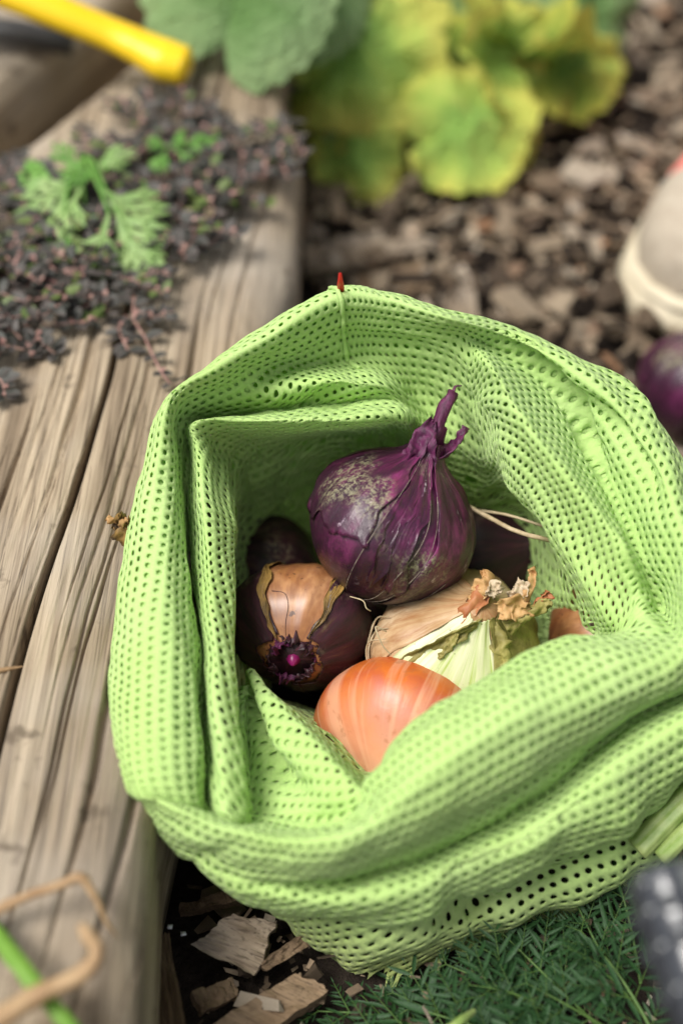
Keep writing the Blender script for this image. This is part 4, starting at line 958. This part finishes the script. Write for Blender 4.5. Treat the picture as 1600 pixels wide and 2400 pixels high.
while cnt < 150:
    px, py = r.uniform(-60, 750), r.uniform(230, 860)
    if not inpoly(px, py): continue
    cnt += 1
    z0 = ZW + .003 + r.uniform(0, .009); p = Wp(px, py, z0); a = r.uniform(0, 6.28); L_ = r.uniform(.015, .035)
    d = np.array([math.cos(a), math.sin(a), 0]); e = np.array([-d[1], d[0], 0])
    path = [p, p + d * L_ * .35 + e * r.normal(0, .003) + [0, 0, .003], p + d * L_ * .7 + e * r.normal(0, .004) + [0, 0, .004], p + d * L_ + [0, 0, r.uniform(0, .004)]]
    if path[3][0] > edge_x(path[3][1]) + .012: continue
    P, lv, bd = sprig(path, r, .55)
    V, F = tube(P, .0004, 4, cap=False); mbs.add(V, F)
    for (Rm, q, s_) in lv: (mbg if r.random() < .13 else mbl).add(LEAFS[0] * s_ @ Rm.T + q, LEAFS[1])
    for (Rm, q, s_) in bd: mbs.add(LEAFS[0] * s_ * [.55, .8, 1] @ Rm.T + q, LEAFS[1])
sp = tag(empty('creeping_spurge', Wp(250, 480, ZW)), 'dense mat of dark creeping weed with pinkish stems spread over the timber', 'plant', kind='stuff')
for nm, b_, mt in (('leaf_mass', mbl, 'sp_leaf'), ('leaf_mass', mbg, 'sp_green'), ('stem_mass', mbs, 'sp_stem')):
    me = b_.me(nm); me.transform(Matrix.Translation(-Vector(sp.location))); tag(obj(nm, me, M[mt], sp), None, kind='stuff')
LM = mesh('leaf', *LEAFS); LM.materials.append(M['sp_leaf']); BM = mesh('bud', LEAFS[0] * [.5, .75, 1], LEAFS[1]); BM.materials.append(M['sp_stem'])
def spray(paths, label):
    root = tag(empty('spurge_sprig', paths[0][0]), label, 'weed', 'spurge sprigs trailing down the timber'); b0 = np.array(paths[0][0])
    for p in paths:
        P, lv, bd = sprig(p, r, .6)
        V, F = tube(P - b0, .0006, 6); obj('stem', mesh('stem', V, F), M['sp_stem'], root)
        for lst, me, nm in ((lv, LM, 'leaf'), (bd, BM, 'bud')):
            for (Rm, q, s_) in lst:
                o = bpy.data.objects.new(nm, me); scene.collection.objects.link(o); o.parent = root
                o.matrix_local = Matrix.Translation(q - b0) @ Matrix(Rm.tolist()).to_4x4() @ Matrix.Scale(s_, 4)
zz = ZW + .004
spray([[Wp(330, 640, zz), Wp(320, 690, zz + .004), Wp(310, 740, zz + .004), Wp(345, 800, zz), Wp(370, 860, zz), Wp(400, 900, zz - .002)], [Wp(315, 735, zz + .004), Wp(350, 745, zz + .004), Wp(400, 735, zz + .003)], [Wp(330, 660, zz), Wp(360, 640, zz + .004), Wp(400, 645, zz + .004)], [Wp(310, 745, zz), Wp(280, 770, zz), Wp(300, 820, zz)]], 'longest dark sprig with pink stems hanging down along the timber split')
spray([[Wp(255, 660, zz), Wp(235, 690, zz + .004), Wp(205, 715, zz + .003), Wp(180, 725, zz)]], 'short dark sprig just left of the timber split')
spray([[Wp(60, 760, zz), Wp(90, 790, zz + .003), Wp(110, 815, zz + .002), Wp(130, 830, zz)], [Wp(90, 790, zz + .003), Wp(70, 815, zz), Wp(75, 835, zz)]], 'small dark sprig with pale pink buds at the front of the weed mat')
spray([[Wp(-20, 880, zz), Wp(5, 895, zz + .002), Wp(12, 930, zz)]], 'bit of dark sprig at the left picture edge')
spray([[Wp(420, 560, zz), Wp(450, 570, zz + .004), Wp(485, 575, zz + .003), Wp(520, 550, zz + .001)]], 'dark sprig reaching right over the bare grey timber')

M['weed'] = mat_simple('cut_leaf_green', (0.19, 0.35, 0.09), (0.38, 0.52, 0.20), 60, 0.55, 0.3, trans=.25)
M['weed2'] = mat_simple('cut_leaf_bright', (0.12, 0.30, 0.05), (0.20, 0.40, 0.08), 60, 0.55, 0.3, trans=.25)
def cut_leaf(L, r_, n=3):
    mb = MB()
    def blade(p0, p1, w):
        p0, p1 = np.array(p0, float), np.array(p1, float); d = p1 - p0; s_ = np.array([-d[1], d[0], 0]); s_ /= np.linalg.norm(s_)
        t = np.linspace(0, 1, 9); hw = w * (np.sin(np.pi * (t * .86 + .10)) ** .8)
        c = p0 + d * t[:, None] + np.array([0, 0, 1]) * (-.12 * L * t ** 2)[:, None]
        V = np.concatenate([c + s_ * hw[:, None] + [0, 0, w * .25], c, c - s_ * hw[:, None] + [0, 0, w * .25]]); mb.add(V, grid_faces(3, 9))
    blade((0, 0, 0), (L, 0, 0), L * .05)
    for i in range(n):
        x = L * (.28 + .55 * i / n)
        for s_ in (-1, 1):
            l = L * (.50 - .10 * i) * r_.uniform(.8, 1.15); a = R(r_.uniform(32, 46)) * s_
            e = (x + l * math.cos(a), l * math.sin(a), 0); blade((x, 0, .0002 * i), e, l * .11)
            if i < n - 1:
                q = (x + l * .5 * math.cos(a), l * .5 * math.sin(a), 0); a2 = a - .6 * s_; blade(q, (q[0] + l * .42 * math.cos(a2), q[1] + l * .42 * math.sin(a2), 0), l * .075)
                a3 = a + .7 * s_; blade(q, (q[0] + l * .3 * math.cos(a3), q[1] + l * .3 * math.sin(a3), 0), l * .06)
    return mb.me('leaf')
wd = tag(empty('cut_leaved_weed', Wp(200, 400, ZW)), 'fresh green weed with deeply cut leaves growing over the left timber', 'weed')
b0 = np.array(wd.location)
for k, (p0, p1, z0, z1, mt) in enumerate([((215, 420), (60, 480), .125, .122, 'weed'), ((200, 430), (120, 560), .128, .118, 'weed'), ((190, 400), (130, 340), .125, .135, 'weed2'), ((215, 400), (300, 350), .122, .130, 'weed'),
        ((260, 470), (340, 600), .130, .118, 'weed'), ((255, 500), (215, 650), .132, .112, 'weed'), ((275, 500), (330, 680), .128, .108, 'weed'), ((230, 440), (370, 520), .132, .122, 'weed'), ((150, 500), (135, 590), .122, .115, 'weed2'), ((170, 440), (30, 420), .12, .118, 'weed2'), ((240, 420), (150, 400), .128, .136, 'weed2'), ((200, 480), (260, 560), .120, .112, 'weed2')]):
    a_, e_ = Wp(*p0, z0), Wp(*p1, z1); d = e_ - a_; L_ = np.linalg.norm(d)
    o = obj('leaf', cut_leaf(L_ * 1.2, r), M[mt], wd); Rm = frame_from(d, cv(r.normal(0, .3), .2, 1))
    o.matrix_local = Matrix.Translation(a_ - b0) @ Matrix(Rm.tolist()).to_4x4()
    V, F = tube(crom(np.array([a_ - b0, (a_ - b0) * .5 + [0, 0, .01], [0, 0, 0]]), 10), [.0008, .0014], 6); obj('stalk', mesh('stalk', V, F), M['weed2'], wd)
w2 = tag(empty('cut_leaved_weed', Wp(420, 340, ZW)), 'smaller blurred green weed in the middle of the dark weed mat', 'weed'); b0 = np.array(w2.location)
for k, (p0, p1, z0, z1) in enumerate([((400, 345), (340, 330), .12, .125), ((400, 345), (520, 335), .12, .122), ((410, 350), (470, 390), .12, .118), ((390, 350), (370, 400), .12, .118), ((400, 340), (430, 310), .12, .13), ((280, 340), (260, 400), .118, .12), ((330, 420), (370, 460), .12, .115)]):
    a_, e_ = Wp(*p0, z0), Wp(*p1, z1); d = e_ - a_
    o = obj('leaf', cut_leaf(np.linalg.norm(d) * 1.1, r), M['weed2'], w2); o.matrix_local = Matrix.Translation(a_ - b0) @ Matrix(frame_from(d, cv(0, .3, 1)).tolist()).to_4x4()

# ------------------------------------------------------------------ yellow tool handle, upper left
M['yellow_plastic'] = mat_simple('yellow_plastic', (0.86, 0.56, 0.01), (0.90, 0.62, 0.02), 30, 0.35, 0.05)
th_ = tag(empty('garden_tool', Wp(380, 140, ZW)), 'bright yellow plastic tool handle reaching in at the upper left', 'tool'); b0 = np.array(th_.location)
pts = [Dp(-220, -120, .80), Dp(-60, -50, .805), Dp(120, 22, .81), Dp(260, 80, .815), Dp(330, 112, .815), Dp(385, 140, .815), Dp(425, 152, .815)]
V, F = tube(crom(np.array(pts), 60) - b0, [.0115, .0115, .0112, .0108, .0118, .0140, .0128], 24, .8); obj('grip', mesh('grip', V, F), M['yellow_plastic'], th_)
e1 = np.array(pts[-1]) - b0; dx = np.array(pts[-1]) - np.array(pts[-2]); dx /= np.linalg.norm(dx)
t = np.linspace(0, 1, 10); V, F = tube(np.array([e1 + dx * (.006 * math.sin(k * math.pi / 2)) for k in t]), [.0128 * math.cos(k * math.pi / 2) + 1e-4 for k in t], 24, .8); obj('end_cap', mesh('end_cap', V, F), M['yellow_plastic'], th_)
M['black_metal'] = mat_simple('dark_metal', (0.03, 0.03, 0.03), (0.06, 0.055, 0.05), 60, 0.5, 0.2)
V, F = tube(np.array([Dp(-60, 60, .86), Dp(60, 75, .87), Dp(170, 105, .88)]) - b0, .010, 16, .6); obj('shank', mesh('shank', V, F), M['black_metal'], th_)

# ------------------------------------------------------------------ shoe at the right edge
M['coral'] = mat_simple('coral_fabric', (0.72, 0.16, 0.14), (0.80, 0.24, 0.20), 200, 0.85, 0.4)
M['taupe'] = mat_simple('taupe_suede', (0.36, 0.30, 0.23), (0.44, 0.38, 0.30), 120, 0.85, 0.3)
M['sole'] = mat_simple('cream_rubber', (0.52, 0.45, 0.32), (0.60, 0.53, 0.39), 60, 0.55, 0.2)
hx = np.array([-.50, -.866, 0]); tip = Wp(1588, 730, .018); ang = math.atan2(hx[1], hx[0])
sh = tag(empty('shoe', (tip[0] - hx[0] * .13, tip[1] - hx[1] * .13, 0)), 'coral and taupe shoe with a cream rubber sole at the right edge', 'shoe'); sh.rotation_euler = (0, 0, ang)
def halfw(x):     # x from heel (-.13) to toe (.13)
    t = np.clip((x + .13) / .26, 0, 1)
    return np.interp(t, [0, .03, .12, .35, .55, .72, .85, .93, .98, 1.0], [.004, .018, .030, .031, .038, .046, .043, .034, .019, .002])
xs_ = np.concatenate([np.linspace(-.13, -.11, 8), np.linspace(-.10, .09, 26), np.linspace(.095, .13, 22)])
def sole_part(z0, z1, grow, nz=6):
    w = halfw(xs_) + grow; x2 = xs_ * (1 + grow / .13)
    out = np.concatenate([np.stack([x2, w], -1), np.stack([x2[::-1], -w[::-1]], -1)]); n = len(out)
    zs = np.linspace(z0, z1, nz); bulge = .002 * np.sin(np.linspace(0, math.pi, nz))
    c = np.zeros(2); V = np.concatenate([np.column_stack([out * (1 + bl / .05), np.full(n, z)]) for z, bl in zip(zs, bulge)])
    F = []
    for k in range(nz - 1):
        for i in range(n): F.append([k * n + i, k * n + (i + 1) % n, (k + 1) * n + (i + 1) % n, (k + 1) * n + i])
    F.append(list(range(n))[::-1]); F.append([(nz - 1) * n + i for i in range(n)])
    return V, F
V, F = sole_part(.0, .022, .005); obj('sole', mesh('sole', V, F), M['sole'], sh)
V, F = sole_part(.0225, .028, .0025, 5); obj('welt', mesh('welt', V, F), M['sole'], sh)
def upper(x0, x1, grow, n=40):
    X_ = np.linspace(x0, x1, n); a = np.linspace(0, math.pi, 25); w = halfw(X_) + grow
    h = np.interp(X_, [-.13, -.06, .0, .05, .09, .115, .125, .13], [.085, .085, .075, .058, .046, .034, .022, .002]) + grow
    V = np.stack([np.repeat(X_[:, None], 25, 1), w[:, None] * np.sign(np.cos(a)) * np.abs(np.cos(a)) ** .75, .026 + h[:, None] * np.abs(np.sin(a)) ** .8 * np.where(h[:, None] > 0, 1, 1)], -1)
    return V.reshape(-1, 3), grid_faces(n, 25)
V, F = upper(-.13, .078, -.001); obj('upper', mesh('upper', V, F), M['coral'], sh)
V, F = upper(.068, .1295, .0006); obj('toe_cap', mesh('toe_cap', V, F), M['taupe'], sh)
M['lace'] = mat_simple('white_lace', (.7, .68, .62), (.78, .76, .7), 200, .8, .3)
for k in range(4):
    x = .045 - k * .02; V, F = tube(crom(np.array([[x, -.028, .075], [x + .004, 0, .092 + k * .002], [x, .028, .075]]), 12), .003, 8, .5); obj('lace', mesh('lace', V, F), M['lace'], sh)

# ------------------------------------------------------------------ dark ribbed tool grip, cut stalks, carrot tops at lower right
M['grip'] = mat_simple('dark_rubber', (0.020, 0.023, 0.030), (0.034, 0.038, 0.046), 60, 0.16, 0.03, spec=.8)
M['knob'] = mat_simple('grey_knob', (0.030, 0.034, 0.040), (0.050, 0.054, 0.060), 60, 0.14, 0.03, spec=1.0)
M['grip_plate'] = mat_simple('grey_grip_plate', (0.13, 0.14, 0.14), (0.18, 0.19, 0.185), 40, 0.32, 0.1, spec=.6)
gp = [Dp(1545, 2015, .405), Dp(1568, 2090, .402), Dp(1605, 2190, .398), Dp(1655, 2320, .392), Dp(1715, 2460, .386), Dp(1800, 2660, .38)]
gr = tag(empty('garden_tool', Wp(1700, 2450, 0)), 'dark grey knobbed rubber tool grip standing at the lower right corner', 'tool'); b0 = np.array(gr.location)
GP = crom(np.array(gp), 60); rad = np.interp(np.linspace(0, 1, 60), [0, .02, .06, .3, 1], [.003, .0075, .0098, .0125, .0135])
V, F = tube(GP - b0, rad, 28); obj('handle', mesh('handle', V, F), M['grip'], gr)
ax_ = (GP[30] - GP[0]); ax_ /= np.linalg.norm(ax_)
e1 = cv(0, 0, 1); e1 = e1 - ax_ * (e1 @ ax_); e1 /= np.linalg.norm(e1); e2 = np.cross(ax_, e1); e2 *= np.sign(e2 @ -RT)
# sphere for the knobs
u, v_ = np.meshgrid(np.linspace(0, 2 * math.pi, 12, endpoint=False), np.linspace(.01, math.pi - .01, 9), indexing='ij')
KB = mesh('grip_knob', np.stack([np.sin(v_) * np.cos(u), np.sin(v_) * np.sin(u), np.cos(v_)], -1).reshape(-1, 3), grid_faces(12, 9, True)); KB.materials.append(M['knob'])
for i in range(5):
    k = 6 + i * 9; c = GP[k]
    for j, a in enumerate((.12, .72, 1.32, 1.9)):
        if i == 0 and j < 1: continue
        d = e1 * math.cos(a + .1) + e2 * math.sin(a + .1)
        o = bpy.data.objects.new('grip_knob', KB); scene.collection.objects.link(o); o.parent = gr
        o.location = c + d * rad[k] * .88 + ax_ * .0012 * j - b0; o.scale = (.0030, .0030, .0034)
V2 = []
na, nk = 10, 44
for i in range(nk):
    k = 5 + i
    for a in np.linspace(-1.25, -.25, na): V2.append(GP[k] + (e1 * math.cos(a) + e2 * math.sin(a)) * (rad[k] + .0008) - b0)
obj('plate', mesh('plate', np.array(V2), grid_faces(nk, na)), M['grip_plate'], gr)

M['stalk_green'] = mat_simple('pale_green_stalk', (0.17, 0.29, 0.05), (0.42, 0.50, 0.19), 40, 0.45, 0.3, stretch=(3, 3, .4), trans=.15)
for k, (p0, p1, rd, lb) in enumerate([((1490, 1990), (1700, 1790), .0050, 'thickest pale green cut stalk beside the bag at the right edge'), ((1470, 1930), (1660, 1740), .0034, 'thinner pale green stalk lying against the bag'), ((1545, 2010), (1720, 1860), .0036, 'pale green stalk outermost from the bag at the right edge')]):
    A_, B_ = Wp(*p0, .055), Wp(*p1, .075); P_ = crom(np.array([A_, A_ * .5 + B_ * .5 + [0, 0, .003], B_]), 24); n_, sd2 = len(P_), 30
    T_d = B_ - A_; T_d /= np.linalg.norm(T_d); s_ = np.cross(T_d, (0, 0, 1)); s_ /= np.linalg.norm(s_); u_ = np.cross(s_, T_d)
    a = np.linspace(0, 2 * math.pi, sd2, endpoint=False); rib = 1 + .07 * np.cos(a * 9) - .35 * np.exp(-((a - math.pi / 2) / .6) ** 2)
    V = P_[:, None] + rd * (rib * np.cos(a))[None, :, None] * s_ + rd * .8 * (rib * np.sin(a))[None, :, None] * u_
    V = V.transpose(1, 0, 2).reshape(-1, 3); F = grid_faces(sd2, n_, True).tolist(); F.append([i * n_ for i in range(sd2)][::-1]); F.append([i * n_ + n_ - 1 for i in range(sd2)])
    o = obj('cut_stalk', mesh('cut_stalk', V - A_, F), M['stalk_green']); o.location = A_; tag(o, lb, 'stalk')

M['carrot'] = mat_simple('carrot_leaf', (0.010, 0.040, 0.010), (0.038, 0.105, 0.030), 90, 0.5, 0.3, trans=.15)  # leaf green darkened to carry the shade beside the bag
M['carrot_stem'] = mat_simple('carrot_stem', (0.05, 0.11, 0.02), (0.10, 0.18, 0.04), 60, 0.5, 0.2)
OV = oval(1.0, .17, .5)
def frond(L, r_):
    mb, ms = MB(), MB()
    R0 = crom(np.array([[0, 0, 0], [L * .35, 0, L * .06], [L * .7, 0, L * .05], [L, 0, -L * .04]]), 16)
    V, F = tube(R0, [L * .016, L * .004], 5, cap=False); ms.add(V, F)
    for i in range(3, 16, 3):
        for s_ in (-1, 1):
            f = 1 - abs(i - 6) / 12; l = L * .50 * f * r_.uniform(.7, 1.15); a = R(r_.uniform(42, 60)) * s_
            d = np.array([math.cos(a), math.sin(a), r_.normal(0, .18)])
            V, F = tube(np.array([R0[i], R0[i] + d * l]), [L * .004, L * .002], 4, cap=False); ms.add(V, F)
            nl = 6
            for k in range(1, nl + 1):
                for q in ((-1, 1) if k < nl else (0,)):
                    b2 = a + q * R(r_.uniform(35, 55)); ll = l * (.55 if k < nl else .5) * (1.1 - .12 * k) * r_.uniform(.8, 1.2)
                    e = np.array([math.cos(b2), math.sin(b2), r_.normal(0, .3)])
                    mb.add(OV[0] * ll @ frame_from(e, (r_.normal(0, .4), r_.normal(0, .4), 1)).T + R0[i] + d * l * k / nl, OV[1])
    return mb.me('leaflets'), ms.me('midrib')
ct = tag(empty('carrot_tops', Wp(1300, 2350, 0)), 'bunch of dark green feathery carrot leaves lying at the lower right', 'carrot tops'); b0 = np.array(ct.location)
variants = [frond(1.0, r) for _ in range(5)]
for a_, b_ in variants: a_.materials.append(M['carrot']); b_.materials.append(M['carrot_stem'])
for k, (p0, p1, z0, z1) in enumerate([((1480, 2330), (1330, 2060), .02, .05), ((1420, 2400), (1200, 2180), .02, .045), ((1400, 2420), (1090, 2240), .02, .045), ((1330, 2440), (1010, 2330), .02, .035), ((1500, 2280), (1420, 2000), .02, .055), ((1250, 2460), (860, 2380), .015, .03),
        ((1480, 2420), (1260, 2280), .03, .06), ((1380, 2300), (1170, 2120), .01, .03), ((1460, 2250), (1290, 2110), .01, .03), ((1200, 2440), (950, 2300), .01, .02), ((1150, 2460), (800, 2330), .01, .018), ((1440, 2470), (1120, 2370), .03, .05), ((1500, 2200), (1500, 1960), .01, .04), ((1560, 2460), (1380, 2180), .04, .06), ((1000, 2460), (760, 2400), .012, .02), ((1300, 2300), (1060, 2150), .02, .035), ((1440, 2120), (1350, 1985), .02, .05), ((1350, 2380), (1130, 2270), .03, .06), ((1500, 2350), (1350, 2200), .04, .07)]):
    p0, p1 = (p0[0], p0[1] + 25), (p1[0] + 20, p1[1] + 50)
    a_, e_ = Wp(*p0, z0 * .6), Wp(*p1, z1 * .5); d = e_ - a_; L_ = np.linalg.norm(d) * 1.22
    fr = bpy.data.objects.new('frond', variants[k % 5][0]); md = bpy.data.objects.new('midrib', variants[k % 5][1])
    scene.collection.objects.link(fr); scene.collection.objects.link(md); fr.parent = ct; md.parent = fr
    fr.matrix_local = Matrix.Translation(a_ - b0) @ Matrix(frame_from(d, (r.normal(0, .35), r.normal(0, .35), 1)).tolist()).to_4x4() @ Matrix.Scale(L_, 4)
strand('leaf_stalk', [Wp(1000, 2460, .035), Wp(1070, 2400, .04), Wp(1110, 2370, .035)], [.0022, .002, .0012], M['stalk_green'], 'yellow green stalk among the carrot leaves at the bottom edge', 'stalk')
strand('yellow_leaf', [Wp(1530, 1995, .045), Wp(1570, 1982, .048), Wp(1610, 1985, .046)], [.0008, .0022, .0006], M['leaf_yellow'], 'small yellowed leaf scrap between the cut stalks and the tool grip', 'leaf', flat=.3)
